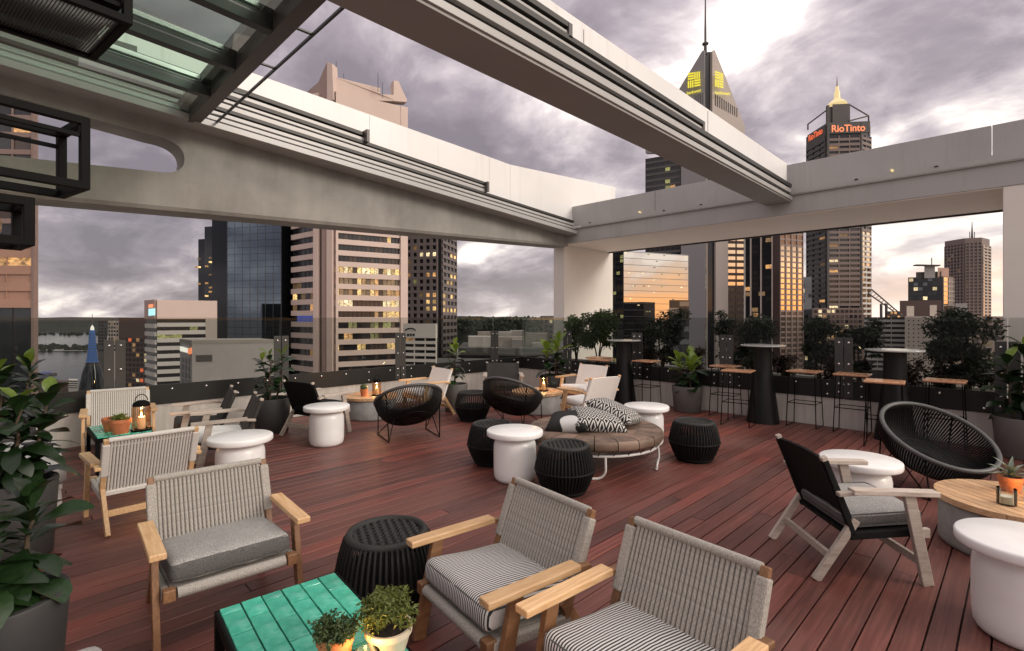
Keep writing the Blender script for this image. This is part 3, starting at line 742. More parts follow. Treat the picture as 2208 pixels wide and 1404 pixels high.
# ---- black bowl chairs
def bowl_chair(label):
    t = thing('bowl_chair', label, 'chair', group='black corded bowl chairs')
    tilt = Matrix.Rotation(R(30), 4, 'X'); nseg, nr = 150, 9
    cen = Vector((0, 0.02, .49))
    def P(a, k, off=0):
        s = k/nr                                     # 0 rim .. 1 hub
        rr = .43*math.cos(s*math.pi/2*.92)**.72 - off
        zz = -.30*math.sin(s*math.pi/2)
        p = tilt @ Vector((rr*math.cos(a), rr*math.sin(a)*1.02, zz)); return cen+p
    m = MB(); nc = 124
    for j in range(nc):
        a = 2*math.pi*j/nc; m.tube([P(a+.10*k/nr, k) for k in range(nr+1)], [.0074]*(nr-2)+[.0066, .006, .005], 5)
    m.obj('bowl_cords', 'bowl_cord', t, 180, kind='stuff')
    for kk in (nr-2.2, nr-.15): MB().tube([P(2*math.pi*j/40, kk) for j in range(40)], .009, 6, True).obj('hub_ring', 'bowl_cord', t, 80)
    hub = [P(2*math.pi*j/24, nr-.15) for j in range(24)]; MB().add([tuple(p) for p in hub]+[tuple(p+Vector((0, 0, -.006))) for p in hub], [tuple(range(24)), tuple(range(24, 48))]+[(i, (i+1) % 24, (i+1) % 24+24, i+24) for i in range(24)]).obj('hub_plate', 'bowl_cord', t)
    MB().tube([P(2*math.pi*j/64, 0)+Vector((0, 0, .004)) for j in range(64)], .020, 9, True).obj('rim', 'rim_rubber', t, 80)
    for s in (-1, 1):
        f, b = Vector((s*.33, -.26, .008)), Vector((s*.33, .30, .008))
        rf = P(R(-38) if s > 0 else R(218), 0); rb_ = P(R(35) if s > 0 else R(145), 0); hb = P(R(20) if s > 0 else R(160), nr-2.5)
        MB().tube([rf, f, b, rb_], .0075, 6).obj('leg_frame', 'black_steel', t, 60)
        MB().tube([f, hb, b], .0065, 6).obj('brace', 'black_steel', t, 60)
    hb1, hb2 = Vector((-.33, .02, .008)), Vector((.33, .02, .008))
    return t
b1 = put(bowl_chair('black bowl chair on wire legs in front of the white canvas armchair'), 6.72, -1.37, .88, -.47)
b2 = put(dup(b1, 'black bowl chair beside the lantern table, its back to the round daybed'), 7.42, .02, .85, .5)
b3 = put(dup(b1, 'black bowl chair with wide open seat beside the large slatted drum table'), 4.58, 3.84, -.995, .06)

# ---- white pedestal tables
def white_table(label):
    t = thing('pedestal_table', label, 'side table', group='white pedestal side tables')
    MB().lathe([(.05, 0), (.165, 0), (.185, .012), (.198, .04), (.203, .10), (.204, .25), (.203, .325), (.197, .358), (.182, .384), (.165, .398), (.155, .408), (.155, .425)], 48).obj('base', 'white_plastic', t, 60)
    MB().lathe([(.05, .420), (.258, .420), (.266, .425), (.270, .434), (.270, .464), (.267, .472), (.260, .477), (.05, .4775)], 56).obj('table_top', 'white_plastic', t, 50)
    return t
wt = None
for lab, d, r in (('white pedestal table between the rope chair and the charcoal sling chairs', 4.65, -2.474),
                  ('white pedestal table in front of the black sling armchair', 6.25, -2.27),
                  ('white pedestal table standing between two black woven stools', 4.90, .027),
                  ('white pedestal table partly behind the round daybed', 6.26, 1.65),
                  ('white pedestal table behind the weathered armchair with felt cushion', 3.90, 2.66),
                  ('white pedestal table overlapping the large slatted drum table', 2.478, 2.50)):
    o = white_table(lab) if wt is None else dup(wt, lab)
    wt = wt or o; x, y = dr(d, r); o.location = (x, y, 0)

# ---- black woven stools
def woven_stool(label):
    t = thing('woven_stool', label, 'stool', group='black woven rope stools')
    prof = [(.185, .02), (.225, .10), (.262, .20), (.258, .235), (.238, .33), (.218, .395), (.200, .415)]
    m = MB(); n = 52
    for j in range(n):
        a = 2*math.pi*j/n
        m.tube([(r*math.cos(a), r*math.sin(a), z) for r, z in prof], .0088, 5)
    m.obj('rope_wrap', 'rope_black', t, 60, kind='stuff')
    MB().lathe([(.18, .0), (.215, .10), (.245, .19), (.245, .21), (.235, .215)], 40).obj('inner_drum', 'fabric_black', t, 60)
    for z, r in ((.205, .264), (.03, .190)): MB().tube([(r*math.cos(2*math.pi*j/48), r*math.sin(2*math.pi*j/48), z) for j in range(48)], .010, 6, True).obj('hoop', 'rope_black', t, 60)
    MB().tube([(.195*math.cos(2*math.pi*j/48), .195*math.sin(2*math.pi*j/48), .410) for j in range(48)], .021, 8, True).obj('seat_ring', 'rope_dark_grey', t, 60)
    m = MB(); q = 13; R_ = .180
    for dirn in (0, 1):
        for i in range(q):
            u = -R_+2*R_*(i+.5)/q; h = math.sqrt(max(0, R_*R_-u*u)); pts = []
            for s in range(27):
                v = -h+2*h*s/26; zz = .404+.0075*math.cos(math.pi*(v+R_)/(2*R_/q))*(1 if (i+dirn) % 2 else -1)
                pts.append((u, v, zz) if dirn == 0 else (v, u, zz))
            m.tube(pts, .0105, 5)
    m.obj('woven_seat', 'rope_dark_grey', t, 60, kind='stuff')
    return t
ws = None
for lab, d, r, a in (('black woven stool between the front armchairs behind the tiled table', 2.70, -.66, .4),
                  ('black woven stool against the front edge of the round daybed', 4.553, .47, 0),
                  ('black woven stool half hidden behind a white pedestal table', 5.45, -.21, .3),
                  ('black woven stool standing alone on the deck right of the daybed cushions', 5.574, 1.99, .6),
                  ('black woven stool between the two bowl chairs', 7.75, -.60, .2)):
    o = woven_stool(lab) if ws is None else dup(ws, lab)
    ws = ws or o; x, y = dr(d, r); o.location = (x, y, 0); o.rotation_euler = (0, 0, a)

# ---- round slatted tables on concrete drums
def drum_table(label):
    t = thing('drum_table', label, 'coffee table', group='round slatted tables on concrete drums')
    MB().lathe([(.385, 0), (.398, .008), (.402, .03), (.402, .285), (.395, .295), (.34, .297)], 64).obj('concrete_drum', 'drum_concrete', t, 50)
    MB().box((0, -.4025, .245), (.13, .012, .016)).obj('hand_slot', 'black_steel', t)
    RR, n = .425, 12; w = 2*RR/n
    for i in range(n):
        a, b = -RR+i*w+.003, -RR+(i+1)*w-.003; P = []
        for s in range(7): u = a+(b-a)*s/6; P.append((u, -math.sqrt(max(0, RR*RR-u*u))))
        for s in range(6, -1, -1): u = a+(b-a)*s/6; P.append((u, math.sqrt(max(1e-6, RR*RR-u*u))))
        MB().prism([(p[1], p[0]) for p in P], lambda p, e: (p[0], p[1], .300 if e == 0 else .342)).obj('slat', 'slat_wood', t, bevel=.003)
    MB().lathe([(.36, .290), (.405, .290), (.405, .299), (.36, .299)], 48).obj('batten_ring', 'teak_dark', t, 50)
    return t
d1 = drum_table('round slatted table on concrete drum with cactus pot and lantern'); x, y = dr(8.0, -2.23); d1.location = (x, y, 0); d1.rotation_euler = (0, 0, .2)
d2 = dup(d1, 'round slatted table with candle lantern among the white armchairs', (*dr(8.45, .42), 0), .5)
d3 = dup(d1, 'large round slatted drum table carrying the candle jar and aloe pot', (*dr(3.40, 3.36), 0), .9)

# ---- round daybed
db = thing('round_daybed', 'low round daybed of patched brown hide on white curved tube legs', 'daybed', (*dr(5.52, .89), 0))
RD = .72
for i in range(20):
    a0, a1 = 2*math.pi*i/20+.006, 2*math.pi*(i+1)/20-.006; P = []
    for s in range(5): a = a0+(a1-a0)*s/4; P.append((RD, a))
    for prof, nm_, mt_ in (([(RD*.66, .376), (RD*.90, .379), (RD*.966, .374)], 'top_patch', 'hide_top'), ([(RD*.968, .373), (RD*.99, .362), (RD, .345), (RD, .300), (RD-.012, .280), (RD*.9, .275)], 'rim_patch', 'hide_leather')):
     vs, fs = [], []
     for r, z in prof:
        for s in range(5): a = a0+(a1-a0)*s/4; vs.append((r*math.cos(a), r*math.sin(a), z))
     for k in range(len(prof)-1):
        for s in range(4): fs.append((k*5+s, k*5+s+1, (k+1)*5+s+1, (k+1)*5+s))
     MB().add(vs, fs).obj(nm_, mt_, db, 70)
for i in range(8):
    a0, a1 = 2*math.pi*i/8+.3, 2*math.pi*(i+1)/8+.3
    MB().prism([(0, 0)]+[(RD*.665*math.cos(a0+(a1-a0)*s/5), RD*.665*math.sin(a0+(a1-a0)*s/5)) for s in range(6)], lambda p, e: (p[0], p[1], .30 if e == 0 else .374)).obj('top_patch', 'hide_top', db)
MB().lathe([(.30, .268), (RD*.93, .268), (RD*.95, .275), (RD*.93, .31), (.3, .31)], 48).obj('core', 'fabric_black', db, 60)
MB().tube([(.66*math.cos(2*math.pi*j/48), .66*math.sin(2*math.pi*j/48), .225) for j in range(48)], .014, 8, True).obj('frame_ring', 'white_metal', db, 60)
for j in range(28):
    a = 2*math.pi*j/28; MB().tube([(.66*math.cos(a), .66*math.sin(a), .22), (.71*math.cos(a+.04), .71*math.sin(a+.04), .290)], .005, 5).obj('lacing', 'stem_brown', db)
for a in (R(-135), R(-61), R(20), R(108)):
    ca, sa = math.cos(a), math.sin(a); tx, ty = -sa, ca
    pts = [(.66*ca, .66*sa, .225), (.668*ca, .668*sa, .15), (.672*ca, .672*sa, .10)]
    for i in range(1, 9):
        b = R(90*i/8); q = .085*(1-math.cos(b)); pts.append((.672*ca-q*tx-.02*math.sin(b)*ca, .672*sa-q*ty-.02*math.sin(b)*sa, .10-.087*math.sin(b)))
    l = pts[-1]; pts += [(l[0]-.06*tx, l[1]-.06*ty, .013), (l[0]-.11*tx, l[1]-.11*ty, .022)]
    MB().tube(pts, .0125, 8).obj('tube_leg', 'white_metal', db, 60)

def pillow(name, label, mat, w, h, t_, loc, rot):
    n = 16; vs = []; fs = []
    for side in (1, -1):
        for j in range(n+1):
            for i in range(n+1):
                u, v = i/n*2-1, j/n*2-1
                q = max(0, (1-u**4)*(1-v**4)); pinch = 1-.07*(1-u*u)*abs(v)**3; pinch2 = 1-.07*(1-v*v)*abs(u)**3
                vs.append((u*w/2*pinch2, v*h/2*pinch, side*t_/2*q**.6))
    K = (n+1)**2
    for s in (0, 1):
        for j in range(n):
            for i in range(n):
                a = s*K+j*(n+1)+i; fs.append((a, a+1, a+n+2, a+n+1) if s == 0 else (a+n+1, a+n+2, a+1, a))
    bm = bmesh.new(); [bm.verts.new(p) for p in vs]; bm.verts.ensure_lookup_table()
    for f in fs: bm.faces.new([bm.verts[i] for i in f])
    bmesh.ops.remove_doubles(bm, verts=bm.verts, dist=.0008); bmesh.ops.recalc_face_normals(bm, faces=bm.faces)
    me = bpy.data.meshes.new(name); bm.to_mesh(me); bm.free()
    for p in me.polygons: p.use_smooth = True
    me.materials.append(MATS[mat]); o = link(name, me, None, loc, rot); return tag(o, label, 'cushion', 'scatter cushions on the daybed')
def dbp(d, r, z): x, y = dr(d, r); return (x, y, z)
pillow('scatter_cushion', 'black and white lattice print cushion lying flat on the daybed', 'lattice_print', .56, .50, .18, dbp(5.42, .90, .466), (R(10), R(8), R(-40)))
pillow('scatter_cushion', 'black and white lattice print cushion propped up over the flat one', 'lattice_print', .56, .48, .18, dbp(5.64, 1.13, .515), (R(-6), R(19), R(-78)))
pillow('scatter_cushion', 'black cushion with a pale moon disc on the daybed', 'moon_print', .46, .40, .16, dbp(5.38, .60, .455), (R(14), R(-6), R(-62)))

# ---- green tiled tables
def tiled_table(label, w, l, h, nw, tl):
    t = thing('tiled_table', label, 'table', group='green tiled tables')
    MB().box((0, 0, h-.026), (w, l, .028)).obj('tray', 'grout', t)
    tw = (w-.012)/nw; rng = random.Random(5)
    for i in range(nw):
        y = -l/2+.004-(tl*.5 if i % 2 else 0)
        while y < l/2-.005:
            y0, y1 = max(y, -l/2+.005), min(y+tl, l/2-.005)
            if y1-y0 > .012:
                me_k = ('tile', round(tw, 4), round(y1-y0, 4))
                if me_k not in UNIT: UNIT[me_k] = MB().box((0, 0, 0), (tw-.005, y1-y0-.004, .012)).mesh('tile', 'tile_green')
                link('tile', UNIT[me_k], t, (-w/2+.006+tw*(i+.5), (y0+y1)/2, h-.006+rng.uniform(-.0012, .0012)), (R(rng.uniform(-.5, .5)), R(rng.uniform(-.6, .6)), 0), bevel=.0025)
            y += tl
    for s in (-1, 1):
        MB().box((s*(w/2+.003), 0, h-.030), (.010, l+.016, .044)).obj('side_rail', 'black_steel', t, bevel=.002)
        MB().box((0, s*(l/2+.003), h-.0305), (w-.004, .010, .043)).obj('end_rail', 'black_steel', t, bevel=.002)
        for q in (-1, 1): MB().box((s*(w/2-.008), q*(l/2-.008), (h-.04)/2), (.032, .032, h-.04)).obj('leg', 'black_steel', t, bevel=.002)
    return t
tt = tiled_table('green glazed tile table with herb pots and a candle', .465, 1.05, .42, 6, .165)
# long axis runs from the far right corner towards the eye
A_, B_ = Vector(dr(1.985, -1.150)), Vector(dr(2.28, -.792)); u_ = (B_-A_).normalized(); v_ = Vector((u_.y, -u_.x))
if v_.dot(-A_) < 0: v_ = -v_
cen_ = (A_+B_)/2+v_*.535
tt.location = (cen_.x, cen_.y, 0); tt.rotation_euler = (0, 0, math.atan2(u_.y, u_.x))
tm = tiled_table('small green tile table between the pale rope chairs with lantern', .44, .72, .42, 5, .15)
tm.location = (*dr(5.20, -4.00), 0); tm.rotation_euler = (0, 0, 0)

# ---- bar tables and stools
def bar_table(label):
    t = thing('bar_table', label, 'bar table', group='tall black bar tables')
    MB().lathe([(.225, 0), (.222, .03), (.135, .72), (.125, .80), (.120, 1.06), (.125, 1.122), (.05, 1.127)], 40).obj('pedestal', 'bar_black', t, 50)
    MB().lathe([(.05, 1.128), (.303, 1.128), (.306, 1.132), (.306, 1.143), (.303, 1.147), (.05, 1.148)], 56).obj('table_top', 'bar_top', t, 40)
    return t
def bar_stool(label):
    t = thing('bar_stool', label, 'bar stool', group='wire bar stools with timber seats')
    bm = rbox((.40, .34, .026), .010, 2)
    for v in bm.verts: v.co.z += .10*(v.co.x/.4)**2*.35
    me = bpy.data.meshes.new('seat'); bm.to_mesh(me); bm.free(); me.materials.append(MATS['stool_wood']); link('seat', me, t, (0, 0, .775))
    for s in (-1, 1):
        MB().tube([(s*.165, -.14, .762), (s*.19, -.18, .012), (s*.19, .18, .012), (s*.165, .14, .762)], .007, 6).obj('leg_frame', 'black_steel', t, 60)
    MB().tube([(-.178, -.160, .34), (.178, -.160, .34), (.178, .160, .34), (-.178, .160, .34)], .006, 6, True).obj('footrest', 'black_steel', t, 60)
    return t
bt = None
for lab, px in (('tall black bar table nearest the cream corner column', 1345), ('tall black bar table beside the grey pot of bright fig', 1645), ('tall black bar table between the end column and the middle bar table', 1930)):
    o = bar_table(lab) if bt is None else dup(bt, lab); bt = bt or o
    tt_ = (px-CX)/F_PX; o.location = (8.0, 8.0*(1-tt_)/(1+tt_), 0)
bs = None
for lab, x, y, a in (('timber topped bar stool on the deck side of the corner bar table', 7.72, 5.42, .1),
                     ('timber topped bar stool against the glass by the corner column', 8.08, 5.72, 0),
                     ('timber topped bar stool between corner bar table and bright fig pot', 8.06, 4.70, 0),
                     ('timber topped bar stool against the glass beside the bright fig pot', 8.10, 3.32, .05),
                     ('timber topped bar stool standing out from the middle bar table', 7.52, 2.90, .12),
                     ('timber topped bar stool against the glass right after the middle bar table', 8.12, 2.20, 0),
                     ('timber topped bar stool against the glass before the last bar table', 8.12, 1.62, .03),
                     ('timber topped bar stool standing out from the last bar table', 7.50, 1.17, .1),
                     ('timber topped bar stool against the glass nearest the end column', 8.10, .66, 0)):
    o = bar_stool(lab) if bs is None else dup(bs, lab); bs = bs or o
    o.location = (x, y, 0); o.rotation_euler = (0, 0, R(90)+a)

# ---- upholstered benches at the left edge
def bench(label, x0, x1, y0, y1, mat):
    t = thing('upholstered_bench', label, 'bench', ((x0+x1)/2, (y0+y1)/2, 0), group='upholstered benches')
    w, l = x1-x0, y1-y0
    link('seat_pad', cushion_mesh('seat_pad', mat, (w, l, .17), .04, .012), t, (0, 0, .335))
    MB().box((0, 0, .232), (w-.05, l-.05, .035)).obj('base_board', 'white_paint', t)
    for sx in (-1, 1):
        for sy in (-1, 1): MB().bar((sx*(w/2-.04), sy*(l/2-.05), 0), (sx*(w/2-.055), sy*(l/2-.07), .22), .045, .045, (0, 1, 0)).obj('leg', 'white_paint', t, bevel=.004)
bench('pale grey upholstered bench with white legs along the left planters', -.42, .36, 5.28, 6.52, 'bench_fabric_pale')
bench('grey upholstered bench end beside the largest grey planter', -.55, .25, .75, 2.30, 'bench_fabric')
# ================================================================== plants and small things
def leaf_mesh(name, mat, L, W, bend, fold, nl=6, shape='fig'):
    vs, fs = [], []
    for i in range(nl+1):
        s = i/nl
        if shape == 'fig': w = W/2*(math.sin(math.pi*min(1, s**1.25*.97+.015))**.75)*(.55+.6*s)
        else: w = W/2*math.sin(math.pi*(.04+.95*s))
        y = L*s; z = -bend*L*s*s+.06*L*math.sin(s*3.1)
        wob = .018*L*math.sin(i*2.3)
        vs += [(-w, y, z+fold*w+wob), (0, y, z), (w, y, z+fold*w-wob)]
    for i in range(nl):
        a = i*3; fs += [(a, a+1, a+4, a+3), (a+1, a+2, a+5, a+4)]
    me = bpy.data.meshes.new(name); me.from_pydata(vs, [], fs)
    for p in me.polygons: p.use_smooth = True
    me.materials.append(MATS[mat]); return me
LEAF = [leaf_mesh('leaf', 'fig_leaf', 1, .62, .22, .22), leaf_mesh('leaf', 'fig_leaf', 1, .56, .42, .12), leaf_mesh('leaf', 'fig_leaf', 1, .66, .10, .30)]
YOUNG = [leaf_mesh('leaf', 'fig_leaf_young', 1, .60, .12, .30), leaf_mesh('leaf', 'fig_leaf_young', 1, .62, -.05, .35)]
def pot(label, loc, r, h, mat, taper=.86, plant=None):
    t = thing('planter_pot', label, 'planter', loc, group='round planter pots')
    MB().lathe([(r*taper*.96, 0), (r*taper, .01), (r, h-.01), (r-.004, h), (r-.030, h), (r-.034, h-.012), (r-.040, h-.10)], 48).obj('pot_wall', mat, t, 50)
    MB().lathe([(.01, h-.075), (r-.037, h-.075), (r-.037, h-.09), (.01, h-.09)], 32).obj('soil', 'soil', t)
    return t
def fig(label, loc, top, nleaf, size, spread, seed, young=5, stems=1, lean=(0, 0), droop=0.0):
    rg = random.Random(seed)
    t = thing('fiddle_leaf_fig', label, 'plant', loc, group='potted fiddle leaf figs')
    for k in range(stems):
        ang0 = rg.uniform(0, 6.28); off = 0 if stems == 1 else .06
        bx, by = off*math.cos(k*6.28/stems), off*math.sin(k*6.28/stems)
        h = top*rg.uniform(.78, 1.0) if k else top
        pts = [(bx, by, -.08)]; n = 6
        for i in range(1, n+1):
            s = i/n; pts.append((bx+lean[0]*s+rg.uniform(-.02, .02)+bx*s*1.5, by+lean[1]*s+rg.uniform(-.02, .02)+by*s*1.5, h*s))
        MB().tube(pts, [.016-.010*i/n for i in range(n+1)], 7).obj('stem', 'stem_brown', t, 60)
        m = nleaf//stems
        for i in range(m):
            s = .14+.86*(i/(m-1))**.9; q = s*n; a = min(int(q), n-1); f = q-a
            p = Vector(pts[a]).lerp(Vector(pts[a+1]), f)
            yaw = ang0+i*2.4+rg.uniform(-.35, .35)
            pitch = R(rg.uniform(-25, 20)) if s < .6 else R(rg.uniform(5, 45)) if s < .88 else R(rg.uniform(40, 78))
            pitch -= droop*(1-s)
            L = size*rg.uniform(.75, 1.15)*(1.0 if s < .9 else .8)
            isy = i >= m-young
            me = rg.choice(YOUNG if isy else LEAF)
            o = link('leaf', me, t, p, None, (L, L, L))
            o.rotation_euler = Matrix.Rotation(yaw, 3, 'Z').to_4x4().to_euler()
            M_ = Matrix.Rotation(yaw, 4, 'Z') @ Matrix.Rotation(pitch, 4, 'X') @ Matrix.Rotation(rg.uniform(-.35, .35), 4, 'Y')
            o.rotation_euler = M_.to_euler()
    return t
def potted(plabel, flabel, d, r, pr, ph, pmat, top, n, size, seed, xy=None, **k):
    x, y = xy or dr(d, r)
    pot(plabel, (x, y, 0), pr, ph, pmat)
    return fig(flabel, (x, y, ph-.08), top, n, size, 0, seed, **k)
potted('large dark grey planter pot with pebbles by the bench end', 'broad leaved fig in the large pebble topped planter', 2.02, -2.03, .215, .44, 'pot_grey', .42, 84, .205, 11, young=0, stems=3, lean=(-.06, .05), droop=.1)
potted('dark grey planter pot standing at the near end of the pale bench', 'tall bushy fig spreading over the end of the pale bench', 3.30, -3.20, .205, .50, 'pot_grey', .60, 120, .20, 23, young=1, stems=4)
potted('dark grey planter pot in the corner beyond the pale bench', 'fig in the corner between bench and glass balustrade', 5.05, -4.98, .20, .50, 'pot_grey', .64, 84, .22, 35, young=3, stems=3)
potted('dark brown planter pot behind the black sling armchair', 'fig with upright narrow leaves behind the black sling armchair', 6.95, -3.27, .24, .46, 'pot_grey', .66, 60, .19, 41, young=2, stems=3)
potted('taupe planter pot beside the white canvas armchair', 'slim young fig with lime green top behind the white canvas armchair', 8.45, -.93, .20, .46, 'pot_taupe', .66, 26, .22, 52, young=7)
potted('taupe planter pot between two bar stools', 'bright lime topped fig between the bar tables', 0, 0, .25, .42, 'pot_taupe', .56, 54, .26, 63, xy=(8.05, 3.93), young=9, stems=3)
potted('taupe planter pot at the foot of the end column', 'dark glossy fig at the foot of the end column', 0, 0, .25, .44, 'pot_taupe', .86, 66, .25, 71, xy=(8.03, .0), young=1, stems=3)
potted('dark planter pot behind the white canvas armchairs in the corner', 'broad leaved fig with lime top in the corner behind the white armchairs', 9.75, .80, .23, .46, 'pot_grey', .70, 50, .28, 84, young=6, stems=3)
# pebbles in the nearest pot
x, y = dr(2.02, -2.03); m = MB(); rg = random.Random(4)
for i in range(120):
    a, q = rg.uniform(0, 6.28), .165*math.sqrt(rg.random()); s = rg.uniform(.010, .020)
    m.lathe([(s*.3, -s*.5), (s, 0), (s*.4, s*.55)], 6, (q*math.cos(a), q*math.sin(a), .372+rg.random()*.01))
o = m.obj('pebbles', 'pebble', None, 60, loc=(x, y, 0), kind='stuff'); tag(o, 'brown pebbles covering the soil of the largest planter', 'pebbles')

# trees and shrubs in the trough behind the bar side glass
def leafy(m, c, rad, n, rg, size, squash=1.0):
    for i in range(n):
        v = Vector((rg.gauss(0, 1), rg.gauss(0, 1), rg.gauss(0, 1))).normalized()*rad*rg.random()**.42
        p = Vector(c)+Vector((v.x, v.y, v.z*squash)); L = size*rg.uniform(.6, 1.3); W_ = L*.42
        e = Matrix.Rotation(rg.uniform(0, 6.28), 3, 'Z') @ Matrix.Rotation(rg.uniform(-1.1, .6), 3, 'X') @ Matrix.Rotation(rg.uniform(-.8, .8), 3, 'Y')
        q = [Vector((0, 0, 0)), Vector((W_/2, L*.5, .1*L)), Vector((0, L, -.1*L)), Vector((-W_/2, L*.5, .1*L))]
        m.add([p+e @ k for k in q], [(0, 1, 2), (0, 2, 3)])
def small_tree(name, label, loc, top, w, seed, mat='tree_leaf', n=1500, leaf=.055, cat='tree', group='trees in the trough behind the bar side glass', low=.25):
    rg = random.Random(seed); t = thing(name, label, cat, loc, group=group); w *= .78; top *= .94
    m = MB(); cl = []
    nst = 3
    for k in range(nst):
        a = k*6.28/nst+rg.random(); ex, ey = .30*w*math.cos(a), .30*w*math.sin(a)
        pts = [(0, 0, -.05), (ex*.2, ey*.2, top*.25), (ex*.6+.02, ey*.6, top*.55), (ex, ey, top*.85)]
        m.tube(pts, [.020, .016, .012, .006], 6)
        for j in range(5):
            s = rg.uniform(low, .95); p = Vector((ex*s, ey*s, top*s)); a2 = rg.uniform(0, 6.28)
            e = p+Vector((w*.42*math.cos(a2)*rg.random(), w*.42*math.sin(a2)*rg.random(), top*.10*rg.random()))
            m.tube([p, (p+e)/2+Vector((0, 0, .02)), e], [.008, .006, .003], 5); cl.append(e)
        cl.append(Vector(pts[-1]))
    m.obj('trunk', 'stem_brown', t, 60)
    m = MB()
    for c in cl: leafy(m, c, w*.27*rg.uniform(.7, 1.25), int(n*1.7)//len(cl), rg, leaf*1.25, .85)
    m.obj('crown', mat, t)
    return t
def trough(px, X=9.05):
    tt_ = (px-CX)/F_PX; return (X, X*(1-tt_)/(1+tt_), .48)
small_tree('trough_tree', 'light green bushy shrub in front of the cream corner column', trough(1290, 9.1), 1.30, .95, 1, 'shrub_leaf', 2600, .07, low=.3)
small_tree('trough_tree', 'light green shrub in the trough left of the bushy one at the corner column', trough(1243, 9.2), 1.12, .60, 2, 'shrub_leaf', 1200, .07, low=.3)
small_tree('trough_tree', 'dark rounded tree in front of the mirrored office block', trough(1428), 1.16, .85, 3, n=2400)
small_tree('trough_tree', 'thin dark sapling beside the splice plates and fig pot', trough(1556), 1.24, .34, 4, n=420)
small_tree('trough_tree', 'dark dense tree behind the middle bar table', trough(1625), 1.06, .85, 5, n=2600)
small_tree('trough_tree', 'dark tree in front of the tower with the red sign', trough(1765), 1.10, .62, 6, n=1800)
small_tree('trough_tree', 'dark tree right of the splice plates by the last bar table', trough(1852), 1.02, .62, 7, n=1700)
small_tree('trough_tree', 'largest black green tree beside the end column', trough(2088, 9.15), 1.16, .80, 8, n=3600, leaf=.052, low=.15)
small_tree('trough_tree', 'dark low branching tree spreading behind the last bar stool', trough(2035, 9.2), .78, .60, 9, n=1300, low=.1)
for i, (px, lab) in enumerate(((1400, 'low reddish shrub under the rounded tree'), (1500, 'low reddish shrub beside the thin sapling'), (1690, 'low reddish shrub under the bronze ribbed tower'), (1800, 'low reddish shrub behind the splice plates'), (1960, 'low reddish shrub behind the last bar table'))):
    small_tree('trough_shrub', lab, trough(px, 8.9), .50, .46, 20+i, 'red_leaf', 420, .05, 'shrub', 'low shrubs in the trough', .2)

# ---- lanterns, candles and little pots
def lantern(label, loc, s=1.0, rz=0.0):
    t = thing('candle_lantern', label, 'lantern', loc, rz, group='candle lanterns'); t.scale = (s, s, s)
    MB().lathe([(.075, 0), (.078, .004), (.078, .014), (.06, .016)], 28).obj('base', 'black_steel', t, 50)
    MB().lathe([(.068, .016), (.070, .03), (.070, .19), (.062, .215)], 28).obj('glass_chimney', 'amber_glass', t, 60)
    MB().lathe([(.064, .213), (.066, .218), (.058, .245), (.03, .26), (.012, .262)], 28).obj('cap', 'black_steel', t, 50)
    MB().tube([(.045*math.cos(R(a)), 0, .258+.055*math.sin(R(a))) for a in range(0, 181, 15)], .004, 6).obj('handle', 'black_steel', t, 60)
    MB().lathe([(.03, .016), (.031, .02), (.031, .115), (.026, .12), (.006, .117)], 20).obj('candle', 'wax', t, 60)
    f = MB().lathe([(.001, .118), (.006, .126), (.007, .134), (.004, .148), (.0008, .160)], 10).obj('flame', 'flame', t, 60)
    ld = bpy.data.lights.new('candle_light', 'POINT'); ld.energy = 2.6; ld.color = (1, .55, .22); ld.shadow_soft_size = .012
    lo = bpy.data.objects.new('candle_light', ld); COL.objects.link(lo); lo.parent = t; lo.location = (0, 0, .150)
    return t
lantern('candle lantern on the slatted table beside the cactus pot', (*dr(7.92, -2.10), .342), 1.0)
lantern('candle lantern on the slatted table among white armchairs', (*dr(8.40, .52), .342), 1.05)
lantern('tall candle lantern with wire handle on the small tile table', (*dr(5.12, -3.72), .42), 1.15)
def small_pot(name, label, loc, r, h, mat, cat='plant pot', band=None):
    t = thing(name, label, cat, loc, group='small table pots')
    MB().lathe([(r*.70, 0), (r*.72, .004), (r*.94, h*.74), (r, h*.76), (r, h), (r*.88, h), (r*.86, h*.84), (.004, h*.84)], 32).obj('pot_wall', mat, t, 45)
    MB().lathe([(.004, h*.86), (r*.86, h*.86), (r*.86, h*.84)], 24).obj('soil', 'soil', t)
    return t
def ball_foliage(t, c, rad, n, mat, leaf, seed, sq=.8):
    m = MB(); rg = random.Random(seed)
    for i in range(16):
        a, e = rg.uniform(0, 6.28), rg.uniform(.2, 1.5)
        q = Vector((math.cos(a)*math.cos(e), math.sin(a)*math.cos(e), math.sin(e)*sq))*rad*.62
        leafy(m, Vector(c)+q, rad*.42, n//16, rg, leaf, .9)
    m.obj('foliage', mat, t, kind='stuff')
Zt = .42
p1 = small_pot('herb_pot', 'terracotta pot with upright dark thyme on the green tile table', (*dr(1.66, -.575), Zt), .060, .105, 'terracotta')
rg = random.Random(9); m = MB()
for i in range(46):
    a, q = rg.uniform(0, 6.28), rg.random()**.6; tip = Vector((.085*q*math.cos(a), .085*q*math.sin(a), .10+.075*(1-q*.7)*rg.uniform(.6, 1.2)))
    base = Vector((tip.x*.4, tip.y*.4, .09))
    for s in range(9):
        p = base.lerp(tip, (s+1)/9); leafy(m, p, .010, 6, rg, .016, 1)
m.obj('foliage', 'herb_leaf', p1, kind='stuff')
p2 = small_pot('herb_pot', 'cream glazed pot with a round ball of bright thyme', (*dr(1.735, -.42), Zt), .080, .085, 'cream_glaze')
ball_foliage(p2, (0, 0, .115), .106, 3600, 'thyme_leaf', .019, 3)
p3 = small_pot('herb_pot', 'terracotta pot with brown rim on the small tile table', (*dr(5.10, -4.0), Zt), .085, .13, 'terracotta')
ball_foliage(p3, (0, 0, .11), .06, 200, 'stem_brown', .02, 5, .4)
